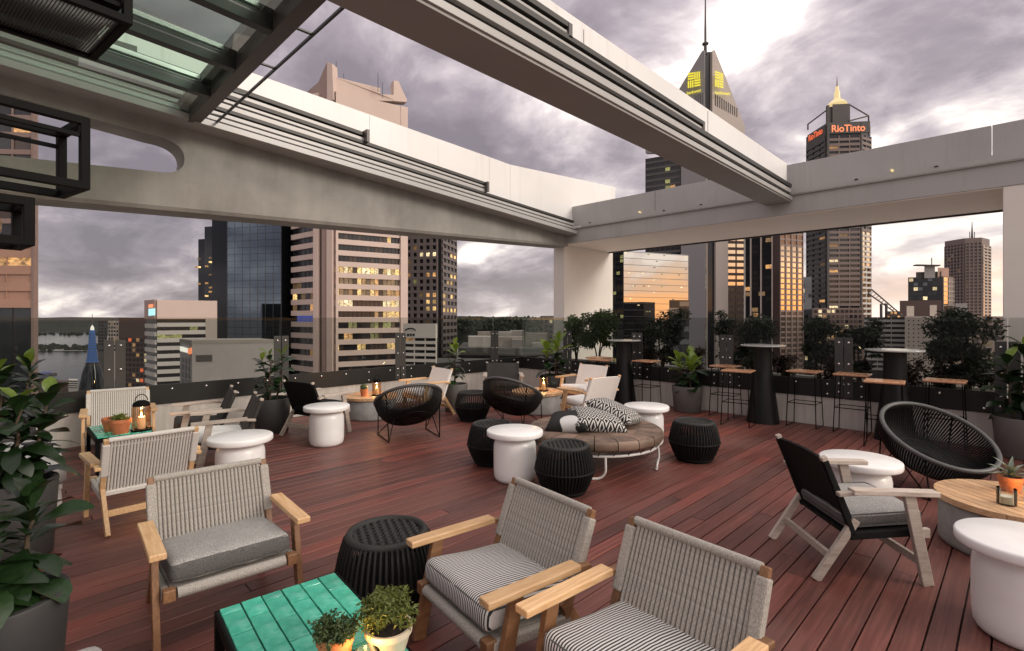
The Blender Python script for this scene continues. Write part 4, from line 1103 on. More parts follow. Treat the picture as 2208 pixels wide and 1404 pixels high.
p4 = small_pot('herb_pot', 'terracotta pot with fresh green sprouts beside the tall lantern', (*dr(4.98, -3.82), Zt), .085, .14, 'terracotta')
ball_foliage(p4, (0, 0, .135), .075, 500, 'thyme_leaf', .03, 6, .7)
p5 = small_pot('cactus_pot', 'small terracotta pot with a round cactus on the slatted table', (*dr(7.85, -2.28), .342), .058, .11, 'terracotta')
mc = MB(); mc.lathe([(.02, .09), (.048, .11), (.056, .14), (.046, .17), (.02, .187), (.003, .19)], 22).obj('cactus', 'herb_leaf', p5, 60)
p6 = small_pot('aloe_pot', 'brown pot with spreading grey aloe on the large drum table', (*dr(3.55, 3.47), .342), .070, .105, 'terracotta')
AL = leaf_mesh('leaf', 'aloe_leaf', 1, .20, .35, .5, 6, 'aloe'); rg = random.Random(2)
for i in range(16):
    o = link('leaf', AL, p6, (0, 0, .095), None, (.15,)*3 if i % 2 else (.12,)*3)
    o.rotation_euler = (Matrix.Rotation(i*2.4, 4, 'Z') @ Matrix.Rotation(R(20+4*i), 4, 'X')).to_euler()
def candle_jar(label, loc, r=.042, h=.09, lit=True):
    t = thing('candle_jar', label, 'candle', loc, group='candles in glass jars')
    MB().lathe([(r*.9, 0), (r, .006), (r, h), (r-.003, h), (r-.003, .010), (.004, .009)], 28).obj('jar', 'jar_glass', t, 60)
    MB().lathe([(.003, .011), (r-.005, .011), (r-.005, h*.52), (.003, h*.50)], 24).obj('wax_fill', 'wax', t, 60)
    if lit:
        MB().lathe([(.001, h*.5), (.005, h*.58), (.0055, h*.68), (.002, h*.9), (.0006, h)], 10).obj('flame', 'flame', t, 60)
        ld = bpy.data.lights.new('candle_light', 'POINT'); ld.energy = .7; ld.color = (1, .52, .18); ld.shadow_soft_size = .01
        lo = bpy.data.objects.new('candle_light', ld); COL.objects.link(lo); lo.parent = t; lo.location = (0, 0, h+.012)
    return t
candle_jar('white wax candle in a clear glass jar on the drum table', (*dr(3.30, 3.20), .342), .050, .105, lit=False)
candle_jar('lit candle in a glass jar between the two herb pots', (*dr(1.60, -.46), Zt), .045, .075)
candle_jar('amber lit candle jar behind the white wax jar', (*dr(3.36, 3.44), .342), .032, .07)
# ================================================================== city beyond
GZ = -62.0
g = MB(); N_ = 48; RAD = 14000
structure(MB().lathe([(1, -.5), (RAD, -.5), (RAD, 0), (1, 0)], N_, (0, 0, GZ)).obj('ground', 'city_ground'))
# broad river to the left: a sheet between two bearings
def sheet(name, mat, pts, z): return structure(MB().add([(*at(px, d), z) for px, d in pts], [tuple(range(len(pts)))]).obj(name, mat))
sheet('river', 'water', [(-600, 330), (255, 330), (330, 700), (420, 3900), (-900, 3900)], GZ+.6)
def ridge(name, px0, px1, d, yfn, mat, depth, n=80):
    vs, fs = [], []
    for i in range(n+1):
        px = px0+(px1-px0)*i/n; a = at(px, d); b = at(px, d+depth); z = zp(yfn(px), d)
        vs += [(*a, GZ), (*at(px, d+depth*.35), z), (*b, GZ)]
    for i in range(n):
        a = i*3; fs += [(a, a+1, a+4, a+3), (a+1, a+2, a+5, a+4)]
    return structure(MB().add(vs, fs).obj(name, mat))
wob = lambda px, s: 1.6*math.sin(px*.021+s)+1.0*math.sin(px*.057+s*2)+.5*math.sin(px*.13+s)
ridge('far_hills', -1500, 3600, 9000, lambda px: 684.5+wob(px, 1)*.5, 'hill_dark', 2500, 160)
ridge('river_spit', -700, 330, 2300, lambda px: 706+wob(px, 3)*.6, 'woodland', 300)
ridge('far_bank', -700, 620, 3600, lambda px: 690+wob(px, 5)*.5, 'woodland', 500)
ridge('wooded_hill', 940, 1500, 1100, lambda px: 683.5+wob(px, 2), 'woodland', 350, 120)
m = MB(); rg = random.Random(12)
for i in range(1500):
    px = rg.uniform(940, 1420); d = rg.uniform(1080, 1200); yb = rg.uniform(684, 712); a = at(px, d); c = Vector((*a, zp(yb, d)))
    q = rg.uniform(2, 5.5)
    if yb < 690: q *= .8
    m.lathe([(q*.3, -q), (q, -q*.2), (q*.75, q*.5), (q*.2, q*.9)], 5, c)
o = m.obj('hill_woodland', 'woodland', None, kind='stuff'); tag(o, 'dark tree canopy covering the wooded hill behind the low roofs', 'woodland')
m = MB()
for i in range(500):
    px = rg.uniform(-300, 320); d = rg.uniform(900, 1900); q = rg.uniform(3, 7); c = Vector((*at(px, rg.choice((1000, 1050, 1900, 1950))+rg.uniform(-40, 40)), GZ+q*.6))
    m.lathe([(q*.3, -q), (q, -q*.2), (q*.75, q*.5), (q*.2, q*.9)], 5, c)
o = m.obj('shore_trees', 'woodland', None, kind='stuff'); tag(o, 'dark trees along the far river shore', 'trees')
sheet('foreshore', 'city_ground', [(-600, 960), (340, 960), (345, 1090), (-650, 1090)], GZ+1.0)

def V2(p): return Vector((p[0], p[1]))
def prism_obj(name, mat, root, pts, z0, z1):
    k = len(pts); tops = z1 if isinstance(z1, (list, tuple)) else [z1]*k
    vs = [(p.x, p.y, z0) for p in pts]+[(p.x, p.y, z) for p, z in zip(pts, tops)]
    return MB().add(vs, [tuple(range(k)), tuple(range(k, 2*k))]+[(i, (i+1) % k, (i+1) % k+k, i+k) for i in range(k)]).obj(name, mat, root)
class Tower:
    """A building from its visible corners, each (photo column, depth); the back is closed behind."""
    def __init__(s, name, label, corners, ytop, core, dref=None, cat='building', back=None, base=GZ, cap=None):
        s.P = [V2(at(px, d)) for px, d in corners]; s.d = dref or min(d for _, d in corners)
        s.top = zp(ytop, s.d); s.root = thing(name, label, cat, (0, 0, 0), group='city buildings beyond the terrace')
        if len(s.P) == 2:
            u = (s.P[1]-s.P[0]); n = V2((-u.y, u.x)).normalized(); n = n if n.dot(s.P[0]) > 0 else -n
            dep = back or u.length*.6; pts = s.P+[s.P[1]*(1+dep/s.P[1].length)-u.normalized()*dep*.06, s.P[0]*(1+dep/s.P[0].length)+u.normalized()*dep*.06]
        elif len(s.P) == 3: pts = s.P+[s.P[0]+s.P[2]-s.P[1]]
        else:
            pts = s.P+[s.P[-1]+(s.P[-1].normalized()*(back or 25)), s.P[0]+(s.P[0].normalized()*(back or 25))]
        s.pts = pts
        prism_obj('core', core, s.root, pts, base, s.top)
        if cap:
            c = sum(pts, V2((0, 0)))/len(pts); prism_obj('roof', cap, s.root, [c+(p-c)*1.012 for p in pts], s.top+.02, s.top+.8)
    def frame(s, i):
        A, B = s.P[i], s.P[i+1]; u = (B-A); L = u.length; u = u/L; n = V2((-u.y, u.x)); n = n if n.dot(-A) > 0 else -n
        return A, u, n, L, math.atan2(u.y, u.x)
    def elem(s, i, u0, u1, z0, z1, out, th, name, mat, acc=None):
        A, u, n, L, rz = s.frame(i); c = A+u*((u0+u1)/2)+n*(out-th/2); C = (c.x, c.y, (z0+z1)/2); sz = (abs(u1-u0), th, abs(z1-z0))
        if acc is None: return unit(name, mat, s.root, C, sz, rz)
        acc.setdefault((name, mat), MB()).box(C, sz, rz)
    def flush(s, acc):
        for (name, mat), mb in acc.items(): mb.obj(name, mat, s.root, kind='stuff')
    def face(s, i, ytop, ybot, rows, bays, wall, panes, band=.45, pier=.12, m0=0., m1=0., out=.5, join=False, dz=None, mull=0):
        """rows x bays of windows between proud spandrels and piers; panes(r, c) -> material"""
        d = dz or s.d; z1, z0 = zp(ytop, d), zp(ybot, d); A, u, n, L, rz = s.frame(i); a, b = m0*L, L*(1-m1)
        acc = {} if join else None; fh = (z1-z0)/rows; bw = (b-a)/bays
        for r in range(rows):
            zt = z1-r*fh; zb = zt-fh
            if band > 0 and wall: s.elem(i, a, b, zb, zb+fh*band, out, out, 'spandrel', wall, acc)
            for c in range(bays):
                mt = panes(r, c)
                if mt: s.elem(i, a+c*bw+bw*pier/2, a+(c+1)*bw-bw*pier/2-bw*mull, zb+fh*band, zt, out*.25, out*.2, 'window_pane', mt, acc)
        if pier > 0 and wall:
            for c in range(bays+1):
                w = bw*pier; x = a+c*bw; s.elem(i, max(a, x-w/2), min(b, x+w/2), z0, z1, out*.96, out*.94, 'pier', wall, acc)
        if acc: s.flush(acc)
    def pierp(s, i, f0, f1, ytop, ybot, mat, out=1.0, name='pier'):
        A, u, n, L, rz = s.frame(i); s.elem(i, f0*L, f1*L, zp(ybot, s.d), zp(ytop, s.d), out, out+.3, name, mat)
rg = random.Random(21)
def rnd(weights):
    ks = list(weights); 
    return lambda r, c: rg.choices(ks, [weights[k] for k in ks])[0]
DARK = {'window_dark': 1}

# --- left office tower with salmon panels
T_ = Tower('office_tower', 'brown glass office tower with salmon panel bands at the left edge', [(-420, 60), (78, 62)], -60, 'window_brown', back=30)
T_.face(0, -60, 515, 15, 10, 'brown_rib', rnd({'window_dark': 6, 'window_brown': 5, 'lit_dim': 1.2, 'lit_amber': .5}), .28, .05, out=.25)
T_.face(0, 515, 663, 4, 8, 'salmon_panel', rnd({'salmon_panel': 4, 'lit_amber': 1.2, 'lit_pale': .5}), .52, .02, out=.25)
T_.face(0, 663, 900, 5, 10, None, rnd({'glass_black': 8, 'lit_dim': .4}), 0, .06, out=.3)
T_.pierp(0, .988, 1.0, -60, 900, 'brown_rib', .35)

# --- dark glass tower, stepped
T_ = Tower('glass_tower', 'dark blue black glass tower stepping up behind the pink tower', [(490, 178), (606, 172), (640, 182)], 440, 'glass_navy', 178)
T_.face(0, 440, 900, 44, 6, None, lambda r, c: None, .0, 0)
for i_, (n_, f_) in enumerate(((0, 7), (1, 1))):
    A, u, n, L, rz = T_.frame(n_)
    for c in range(f_+1): T_.elem(n_, max(0, L*c/f_-.06), min(L, L*c/f_+.06), GZ, T_.top, .10, .22, 'mullion', 'glass_slate')
acc = {}
for r in range(56):
    z = T_.top-4-r*2.3; A, u, n, L, rz = T_.frame(0); T_.elem(0, 0, L, z, z+.10, .06, .10, 'transom', 'glass_black', acc)
    A, u, n, L, rz = T_.frame(1)
    if r > 20 and rg.random() < .25: T_.elem(1, L*.1, L*.7, z-1.2, z-.3, .1, .1, 'window_pane', 'lit_dim', acc)
T_.flush(acc)
for (a, b, yt, dd) in ((457, 492, 461, 180), (441, 460, 489, 183), (427.5, 444, 516, 186)):
    P = [V2(at(a, dd)), V2(at(b, dd-1)), V2(at(b, dd+14)), V2(at(a, dd+14))]; prism_obj('step_block', 'glass_black', T_.root, P, GZ, zp(yt, dd))
acc = {}
for yy in range(540, 720, 9):
    for xx in (430, 436, 446, 452, 460, 468, 476):
        if rg.random() < .16:
            c = at(xx, 182 if xx > 444 else 185); acc.setdefault(('window_pane', rg.choice(('lit_amber', 'lit_warm', 'lit_dim'))), MB()).box((c[0]-.9*Q*2, c[1]-.9*Q*2, zp(yy, 183)), (.9, .5, .55), R(-45))
T_.flush(acc)

# --- pink striped tower
T_ = Tower('striped_tower', 'pink stone tower with horizontal window bands and horned roof', [(632, 174), (681, 165), (722, 163), (876, 176)], 205, 'window_brown', 165, back=28)
LIT = {3: 'full', 4: 'amber', 5: 'mix', 6: 'ends', 7: 'right', 8: 'green', 9: 'few', 10: 'some'}
def pink(r, c):
    k = LIT.get(r-12); n = 15
    if c in (4, 5) and k in ('full', 'amber', 'mix', 'ends') and c == 4: return 'window_brown'
    if c == 10 and k: return 'window_brown'
    if k == 'full': return rg.choice(('lit_pale', 'lit_warm', 'lit_warm'))
    if k == 'amber': return rg.choice(('lit_amber', 'lit_amber', 'lit_warm', 'lit_dim')) if c < 10 else 'lit_dim'
    if k == 'mix': return rg.choice(('lit_warm', 'lit_amber', 'lit_warm', 'lit_dim')) if c < 10 else rg.choice(('lit_dim', 'lit_amber'))
    if k == 'ends': return 'lit_pale' if c < 4 else rg.choice(('lit_warm', 'lit_pale')) if c > 10 else 'window_brown'
    if k == 'right': return 'lit_warm' if c > 10 else 'lit_amber' if c == 9 else 'window_dark'
    if k == 'green': return rg.choice(('lit_green', 'window_dark', 'lit_green', 'lit_dim'))
    if k == 'few': return 'lit_amber' if c in (2, 3) else 'lit_green' if c in (8, 9) else 'window_dark'
    if k == 'some': return 'lit_warm' if c in (0, 5, 6, 12, 13) else rg.choice(('window_brown', 'window_dark', 'lit_dim'))
    return rg.choice(('window_dark', 'window_dark', 'window_brown')) if rg.random() > .02 else 'lit_warm'
T_.face(2, 218.5, 838, 26, 15, 'pink_stone', pink, .46, .0, .0, .105, out=.9, mull=.14)
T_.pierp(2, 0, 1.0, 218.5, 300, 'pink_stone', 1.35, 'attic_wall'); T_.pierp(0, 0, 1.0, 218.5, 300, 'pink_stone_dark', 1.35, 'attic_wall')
def pinkl(r, c):
    q = r-12
    if q == 7 and c > 0: return 'blue_sign'
    if q in (4, 5, 6, 10) and rg.random() < .4: return rg.choice(('lit_amber', 'lit_warm', 'lit_dim'))
    return 'window_dark'
T_.face(0, 222, 850, 26, 5, 'pink_stone', pinkl, .46, .0, .02, .02, out=.9, dz=167, mull=.12)
T_.pierp(2, .895, 1.0, 205, 900, 'pink_stone', 1.5)
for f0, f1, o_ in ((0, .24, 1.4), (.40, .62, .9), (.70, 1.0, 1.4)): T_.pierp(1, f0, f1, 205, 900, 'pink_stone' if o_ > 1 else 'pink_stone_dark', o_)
T_.pierp(2, 0, .03, 205, 900, 'pink_stone', 1.4)
T_.pierp(2, 0, 1.0, 205, 218.5, 'pink_stone', 1.3, 'parapet')
# crown: wall and two horns
def quadwall(root, name, mat, corners, thick):
    P = [Vector((*at(px, d), zp(py, d))) for px, py, d in corners]; n = (P[1]-P[0]).cross(P[-1]-P[0]).normalized()
    n = n if n.dot(P[0]) > 0 else -n
    k = len(P); return MB().add([tuple(p) for p in P]+[tuple(p+n*thick) for p in P], [tuple(range(k)), tuple(range(k, 2*k))]+[(i, (i+1) % k, (i+1) % k+k, i+k) for i in range(k)]).obj(name, mat, root)
quadwall(T_.root, 'crown_wall', 'pink_stone', [(714, 215, 163), (855, 218, 173), (855, 205, 173), (820, 203, 170), (820, 190, 170), (716, 164, 163)], 6)
quadwall(T_.root, 'horn', 'pink_stone', [(705, 215, 162), (719, 215, 161.5), (716, 137, 161.5), (705, 134, 162)], 3)
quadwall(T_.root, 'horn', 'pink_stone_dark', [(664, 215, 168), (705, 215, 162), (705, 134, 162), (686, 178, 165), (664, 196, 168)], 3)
quadwall(T_.root, 'horn', 'pink_stone', [(849, 218, 172.5), (877, 220, 175), (877, 214, 175), (859, 175, 173.4), (849, 173, 172.5)], 3)
for px, y0, y1 in ((725, 168, 132), (741, 172, 158), (815, 192, 157), (825, 205, 178)):
    c = at(px, 168); MB().tube([(*c, zp(y0+6, 168)), (*c, zp(y1, 168))], .10, 5).obj('antenna', 'dark_stone', T_.root)

# --- grid tower
T_ = Tower('grid_tower', 'dark stone tower with punched square windows beside the pink tower', [(872, 232), (951, 228), (983, 250)], 470, 'window_dark', 228)
gl = {(2, 1): 'lit_amber', (3, 2): 'lit_pale', (3, 3): 'lit_pale', (3, 4): 'lit_pale', (6, 0): 'lit_amber', (6, 3): 'lit_amber', (6, 4): 'lit_amber', (7, 1): 'lit_green', (9, 2): 'lit_dim', (9, 3): 'lit_amber', (9, 4): 'lit_amber', (10, 3): 'lit_warm', (10, 4): 'lit_warm', (11, 3): 'lit_warm', (11, 4): 'lit_warm', (5, 0): 'lit_dim', (4, 0): 'lit_dim', (13, 3): 'lit_dim'}
T_.face(0, 485, 808, 22, 5, 'grid_stone', lambda r, c: gl.get((r-1, c), 'window_dark'), .42, .45, .05, .08, out=.8)
T_.face(1, 485, 815, 22, 4, 'grid_stone', lambda r, c: 'lit_warm' if (r in (4, 7, 8, 10, 11, 12) and rg.random() < .5) else 'window_dark', .45, .12, .02, .02, out=.8, dz=236)

# --- white office with round logo sign
T_ = Tower('sign_office', 'low pale office block with dark swoosh logo under the grid tower', [(872, 128), (942, 126)], 698, 'window_dark', 126, back=18)
T_.pierp(0, 0, 1, 698, 729, 'pale_stone', .8, 'sign_band')
T_.face(0, 729, 820, 7, 3, 'pale_stone', rnd({'window_dark': 9, 'lit_amber': .4}), .5, .05, out=.7)
A, u, n, L, rz = T_.frame(0)
def onface(T, i, px, py, out, d=None):
    A, u, n, L, rz = T.frame(i); b = V2(at(px, 1.0)); # ray hit on the face plane
    t_ = (A+n*out).dot(n)/b.dot(n); q = b*t_; return Vector((q.x, q.y, zp(py, Q*(q.x+q.y))))
pts = [onface(T_, 0, 885+11*math.cos(R(a)), 714-6*math.sin(R(a)), .9) for a in range(10, 171, 16)]
MB().tube(pts, .16, 5).obj('logo_arc', 'window_dark', T_.root)
for px in (880, 886, 892): c = onface(T_, 0, px, 722, .9); MB().box(c, (.45, .2, .55), rz).obj('logo_letter', 'window_dark', T_.root)

# --- left middle ground blocks
T_ = Tower('banded_office', 'beige office block with white bands and lit rooftop sign', [(317, 157), (339, 150), (468, 158)], 647, 'window_dark', 150)
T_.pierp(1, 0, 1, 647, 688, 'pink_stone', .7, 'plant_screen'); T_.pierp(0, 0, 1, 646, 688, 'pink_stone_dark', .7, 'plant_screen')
T_.pierp(1, .80, 1, 688, 880, 'tan_stone', .7)
T_.face(1, 688, 840, 9, 6, 'pale_stone', lambda r, c: 'lit_green' if (r == 2 and rg.random() < .6) or (r == 1 and c == 4) else 'window_dark', .52, .0, 0, .20, out=.6)
T_.face(0, 690, 846, 9, 2, 'pale_stone', rnd(DARK), .52, .0, 0, 0, out=.6, dz=152)
quadwall(T_.root, 'sign', 'sign_cyan', [(320, 681, 153), (332, 680, 149), (332, 665, 149), (320, 666, 153)], .3)
quadwall(T_.root, 'sign', 'sign_orange', [(320, 664, 153), (328, 663, 150), (328, 656, 150), (320, 657, 153)], .3)
T_ = Tower('blank_block', 'plain grey blank walled block with small bright sign', [(388, 118), (414, 110), (592, 114)], 742, 'grey_block', 110, cap='roof_beige')
T_.face(0, 775, 840, 4, 3, None, rnd(DARK), .3, .5, .1, .1, out=.3)
quadwall(T_.root, 'sign', 'lit_white', [(388, 757, 116), (404, 761, 111.5), (404, 752, 111.5), (388, 747, 116)], .3)
quadwall(T_.root, 'sign', 'sign_orange', [(405, 764, 111), (411, 763, 109.8), (411, 750, 109.8), (405, 752, 111)], .3)
T_.pierp(1, .05, .24, 766, 780, 'dark_stone', .12, 'louvre')
T_ = Tower('brown_block', 'dark brown block with red lit windows beside the beige office', [(256, 226), (322, 222)], 685, 'brown_stone', 222, back=30)
T_.face(0, 730, 850, 11, 7, None, lambda r, c: rg.choices(('window_dark', 'lit_amber', 'sign_red', 'lit_pale'), (7, 1.2, .9, .5))[0] if c > 1 else 'window_dark', .35, .3, .05, .05, out=.4)
T_ = Tower('slim_block', 'slim dark apartment block by the river', [(211, 420), (231, 418)], 690, 'dark_stone', 418, back=20)
T_.face(0, 693, 760, 10, 3, None, rnd({'window_dark': 5, 'glass_slate': 2, 'lit_green': .3}), .3, .3, out=.4, join=True)
T_ = Tower('pale_block', 'pale apartment block behind the slim dark one', [(233, 520), (256, 518)], 692, 'tan_stone', 518, back=20)
T_.face(0, 696, 760, 8, 4, None, rnd({'window_dark': 5, 'lit_dim': 2}), .4, .4, out=.5, join=True)
m = MB()
# bell tower
bt_ = thing('bell_tower', 'blue lit bell tower with curved base and thin spire by the river', 'tower', (*at(199, 262), GZ), group='city buildings beyond the terrace')
D_ = 262; zz = lambda y: zp(y, D_)-GZ; wp = lambda w: w/2/F_PX*D_
prof = [(54, 880), (48, 840), (42, 822), (33, 800), (22, 782), (16.5, 764), (13, 740), (10.5, 720), (8, 712)]
MB().lathe([(wp(w), zz(y)) for w, y in prof if y <= 795] if False else [(wp(w), zz(y)) for w, y in prof[4:]], 20).obj('glass_shaft', 'blue_lit', bt_, 60)
MB().lathe([(wp(w), zz(y)) for w, y in prof[:5]], 20).obj('copper_sail', 'glass_black', bt_, 60)
for y in range(722, 800, 6): 
    w = max(8, 10+(y-715)*.13 if y < 764 else 16.5+(y-764)*.32); MB().lathe([(wp(w)+.15, zz(y)), (wp(w)+.15, zz(y)+.35)], 20).obj('hoop', 'dark_stone', bt_)
MB().lathe([(wp(7), zz(712)), (wp(6), zz(706)), (wp(2), zz(702)), (wp(1), zz(700))], 12).obj('beacon', 'lit_white', bt_, 60)
MB().tube([(0, 0, zz(701)), (0, 0, zz(676))], [wp(2.6), wp(.6)], 8).obj('spire', 'dark_stone', bt_)
# quay and boats' buildings on the near bank
T_ = Tower('quay_shed', 'low brown quay building on the river bank', [(82, 330), (150, 325)], 824, 'brown_stone', 325, back=12)
T_ = Tower('ferry_kiosk', 'small white striped kiosk on the quay', [(148, 318), (168, 316)], 820, 'pale_stone', 316, back=8)
T_.face(0, 822, 840, 4, 1, 'pale_stone', rnd(DARK), .5, 0, out=.3, join=True)
bo = thing('river_ferry', 'small ferry with blue lights out on the river', 'boat', (*at(102, 560), GZ+.6)); MB().prism([(-7, -2), (5, -2), (8, 0), (5, 2), (-7, 2)], lambda p, e: (p[0], p[1], 0 if e == 0 else 1.8)).obj('hull', 'dark_stone', bo); MB().box((-1, 0, 2.6), (9, 3.2, 1.6)).obj('cabin', 'blue_sign', bo)

# --- low roofs in the middle
T_ = Tower('market_hall', 'long low warehouse with pale plant boxes on its roof', [(988, 205), (1192, 196)], 752, 'dark_stone', 198, back=46)
T_.face(0, 768, 800, 2, 1, 'roof_beige', rnd(DARK), .45, 0, out=.6)
for a, b, yt, d0, dp, mt in ((1010, 1062, 726, 212, 12, 'pale_stone'), (1030, 1060, 716, 224, 10, 'tan_stone'), (1072, 1104, 716, 222, 9, 'pale_stone'), (1075, 1130, 727, 212, 8, 'tan_stone'), (1100, 1130, 713, 228, 8, 'pale_stone'), (1133, 1180, 719, 220, 12, 'tan_stone'), (1148, 1176, 740, 208, 8, 'pale_stone'), (1104, 1128, 732, 205, 6, 'grey_block')):
    P = [V2(at(a, d0)), V2(at(b, d0-2)), V2(at(b, d0+dp)), V2(at(a, d0+dp))]; prism_obj('plant_box', mt, T_.root, P, zp(756, d0), zp(yt, d0))
T_ = Tower('car_park', 'dark flat roofed car park in front of the warehouse', [(905, 150), (1215, 142)], 792, 'dark_stone', 145, back=30)
T_.face(0, 796, 860, 3, 6, 'grey_block', rnd({'window_dark': 1}), .4, .04, out=.6)
T_ = Tower('corner_flats', 'grey flats with small square windows seen left of the corner column', [(1170, 330), (1235, 326)], 681, 'grid_stone', 328, back=20)
T_.face(0, 690, 780, 8, 6, None, rnd({'window_dark': 5, 'glass_black': 3, 'lit_pale': .4}), .4, .4, .05, .05, out=.4)

# --- mirrored block with the sunset in it
T_ = Tower('mirror_block', 'mirror glass office block reflecting the orange evening sky', [(1322, 206), (1345, 200), (1484, 214)], 541, 'glass_mirror', 200)
A, u, n, L, rz = T_.frame(1); acc = {}
for r in range(28):
    z = T_.top-.2-r*2.55; T_.elem(1, 0, L, z-.09, z+.09, .10, .2, 'transom', 'glass_slate', acc)
for k in range(70):
    r = rg.randrange(28); q = rg.random()
    if r < 10 or r > 22: T_.elem(1, L*q, L*q+.8, T_.top-r*2.55-1.0, T_.top-r*2.55-.6, .14, .05, 'window_pane', rg.choice(('lit_pale', 'lit_dim', 'lit_green')), acc)
T_.flush(acc)
T_.face(0, 541, 800, 30, 3, 'glass_black', lambda r, c: 'lit_green' if rg.random() < .08 else 'glass_black', .2, .05, out=.2, join=True)
T_ = Tower('dark_annex', 'black glass annex at the foot of the mirror glass block', [(1443, 190), (1486, 192)], 647, 'glass_black', 190, back=10)
T_.face(0, 650, 760, 8, 2, None, rnd({'glass_black': 6, 'glass_slate': 3}), .25, .05, out=.2)

# --- pinnacle tower with yellow logo
DT = 330
T_ = Tower('pinnacle_tower', 'tall grey tower with sloping pinnacle, mast and yellow logos', [(1392, 352), (1526, 330), (1606, 334)], 330, 'window_dark', DT)
quadwall(T_.root, 'left_gable', 'cool_stone', [(1392, 330, 351.5), (1519, 330, 330.5), (1519, 108, 330.5), (1514, 110, 331.3), (1392, 312, 351.5)], 3)
quadwall(T_.root, 'right_gable', 'warm_pier', [(1536, 330, 330.0), (1606, 330, 333.4), (1606, 272, 333.4), (1541, 107, 330.3), (1536, 110, 330.0)], 3)
quadwall(T_.root, 'corner_slot', 'window_dark', [(1517, 330, 333), (1538, 330, 333), (1538, 116, 333), (1517, 116, 333)], 2)
Pm = [(1516, 113, 333), (1540, 111, 333), (1606, 276, 335), (1500, 330, 380), (1394, 316, 353)]
MB().add([(*at(px, d), zp(py, d)) for px, py, d in Pm], [(0, 1, 2, 3, 4)]).obj('pinnacle_roof', 'dark_stone', T_.root)
c = at(1521, 333); MB().tube([(*c, zp(118, 333)), (*c, zp(95, 333)), (*c, zp(92, 333)), (*c, zp(60, 333)), (*c, zp(20, 333)), (*c, zp(-45, 333))], [1.1, 1.0, .8, .7, .5, .25], 8).obj('mast', 'dark_stone', T_.root, 60)
MB().lathe([(.8, -1), (2.0, -.4), (2.0, .5), (.8, 1.2)], 12, (*c, zp(95, 333))).obj('mast_collar', 'dark_stone', T_.root)
# left plane: dark windows then grey concrete pier
T_.face(0, 320, 760, 32, 7, 'dark_stone', lambda r, c: 'lit_green' if rg.random() < .10 else 'lit_amber' if rg.random() < .04 else 'window_dark', .40, .06, .0, .62-.20, out=.5, join=False)
T_.pierp(0, .60, .97, 300, 900, 'cool_stone', 2.2); T_.pierp(0, .975, 1.0, 300, 900, 'warm_pier', .6)
T_.face(0, 330, 760, 36, 1, None, lambda r, c: rg.choice(('window_dark', 'window_dark', 'lit_amber', 'lit_pale')), .45, .1, .955, .0, out=.4, join=True)
T_.pierp(1, .17, .50, 300, 900, 'warm_pier', 2.0)
T_.face(1, 330, 760, 31, 2, 'brown_stone', lambda r, c: 'glass_gold', .42, .10, .52, .0, out=.5)
A, u, n, L, rz = T_.frame(1); T_.pierp(1, .985, 1.02, 300, 900, 'pale_stone', 1.0)
acc = {}
for k in range(11):
    px = 1543+k*4.6; y0, y1 = 203+k*3.0, 228+k*2.4
    if y1 > y0+4: P0, P1 = onface(T_, 1, px, y0, .6), onface(T_, 1, px, y1, .6); MB().bar(P0, P1, .45, .2, (n.x, n.y, 0)).obj('louvre', 'window_dark', T_.root)
for k in range(5):
    px = 1499+k*4; P0, P1 = onface(T_, 0, px, 205-k, .6), onface(T_, 0, px, 225, .6); MB().bar(P0, P1, .35, .2, (n.x, n.y, 0)).obj('louvre', 'window_dark', T_.root)
# logos: four blocks of three bars each, alternating direction
def logo(i, x0, y0, w, h, slope, out=2.6):
    A, u, n, L, rz = T_.frame(i)
    for bx in (0, 1):
        for by in (0, 1):
            for k in range(3):
                horiz = (bx+by) % 2 == 0
                f0, f1 = bx*.52, bx*.52+.48; g0, g1 = by*.52, by*.52+.48
                if horiz: a0, a1, b0, b1 = f0, f1, g0+.17*k, g0+.17*k+.11
                else: a0, a1, b0, b1 = f0+.17*k, f0+.17*k+.11, g0, g1
                C = [onface(T_, i, x0+w*a, y0+h*b+slope*w*a, out) for a, b in ((a0, b1), (a1, b1), (a1, b0), (a0, b0))]
                nn = Vector((n.x, n.y, 0))*.15
                MB().add([tuple(p) for p in C]+[tuple(p-nn) for p in C], [(0,1,2,3), (7,6,5,4), (0,4,5,1), (1,5,6,2), (2,6,7,3), (3,7,4,0)]).obj('logo_bar', 'sign_yellow', T_.root)
logo(0, 1483, 158, 27, 32, -.16); logo(1, 1542, 153, 18, 33, .30)
def sign_text(body, T, i, pxc, pyc, hpx, wpx, mat, out, name='sign_text', pxmin=None):
    cu = bpy.data.curves.new(name, 'FONT'); cu.body = body; cu.align_x = 'CENTER'; cu.align_y = 'CENTER'; cu.extrude = .04; cu.offset = .018
    tmp = bpy.data.objects.new(name, cu); COL.objects.link(tmp)
    dg = bpy.context.evaluated_depsgraph_get(); me = bpy.data.meshes.new_from_object(tmp.evaluated_get(dg))
    bpy.data.objects.remove(tmp); me.materials.clear(); me.materials.append(MATS[mat])
    xs = [v.co.x for v in me.vertices]; ys = [v.co.y for v in me.vertices]; w, h = max(xs)-min(xs), max(ys)-min(ys)
    A, u, n, L, rz = T.frame(i); c = onface(T, i, pxc, pyc, out)
    e0, e1 = onface(T, i, pxc-wpx/2, pyc, out), onface(T, i, pxc+wpx/2, pyc, out); W_ = (e1-e0).length; H_ = hpx/F_PX*(Q*(c.x+c.y))
    uu = Vector((u.x, u.y, 0)); uu = uu if uu.dot(e1-e0) > 0 else -uu
    M_ = Matrix((uu*(W_/w), Vector((0, 0, H_/h)), Vector((n.x, n.y, 0)))).transposed().to_4x4(); M_.translation = c
    me.transform(M_); cx_ = (max(xs)+min(xs))/2
    return link(name, me, T.root)
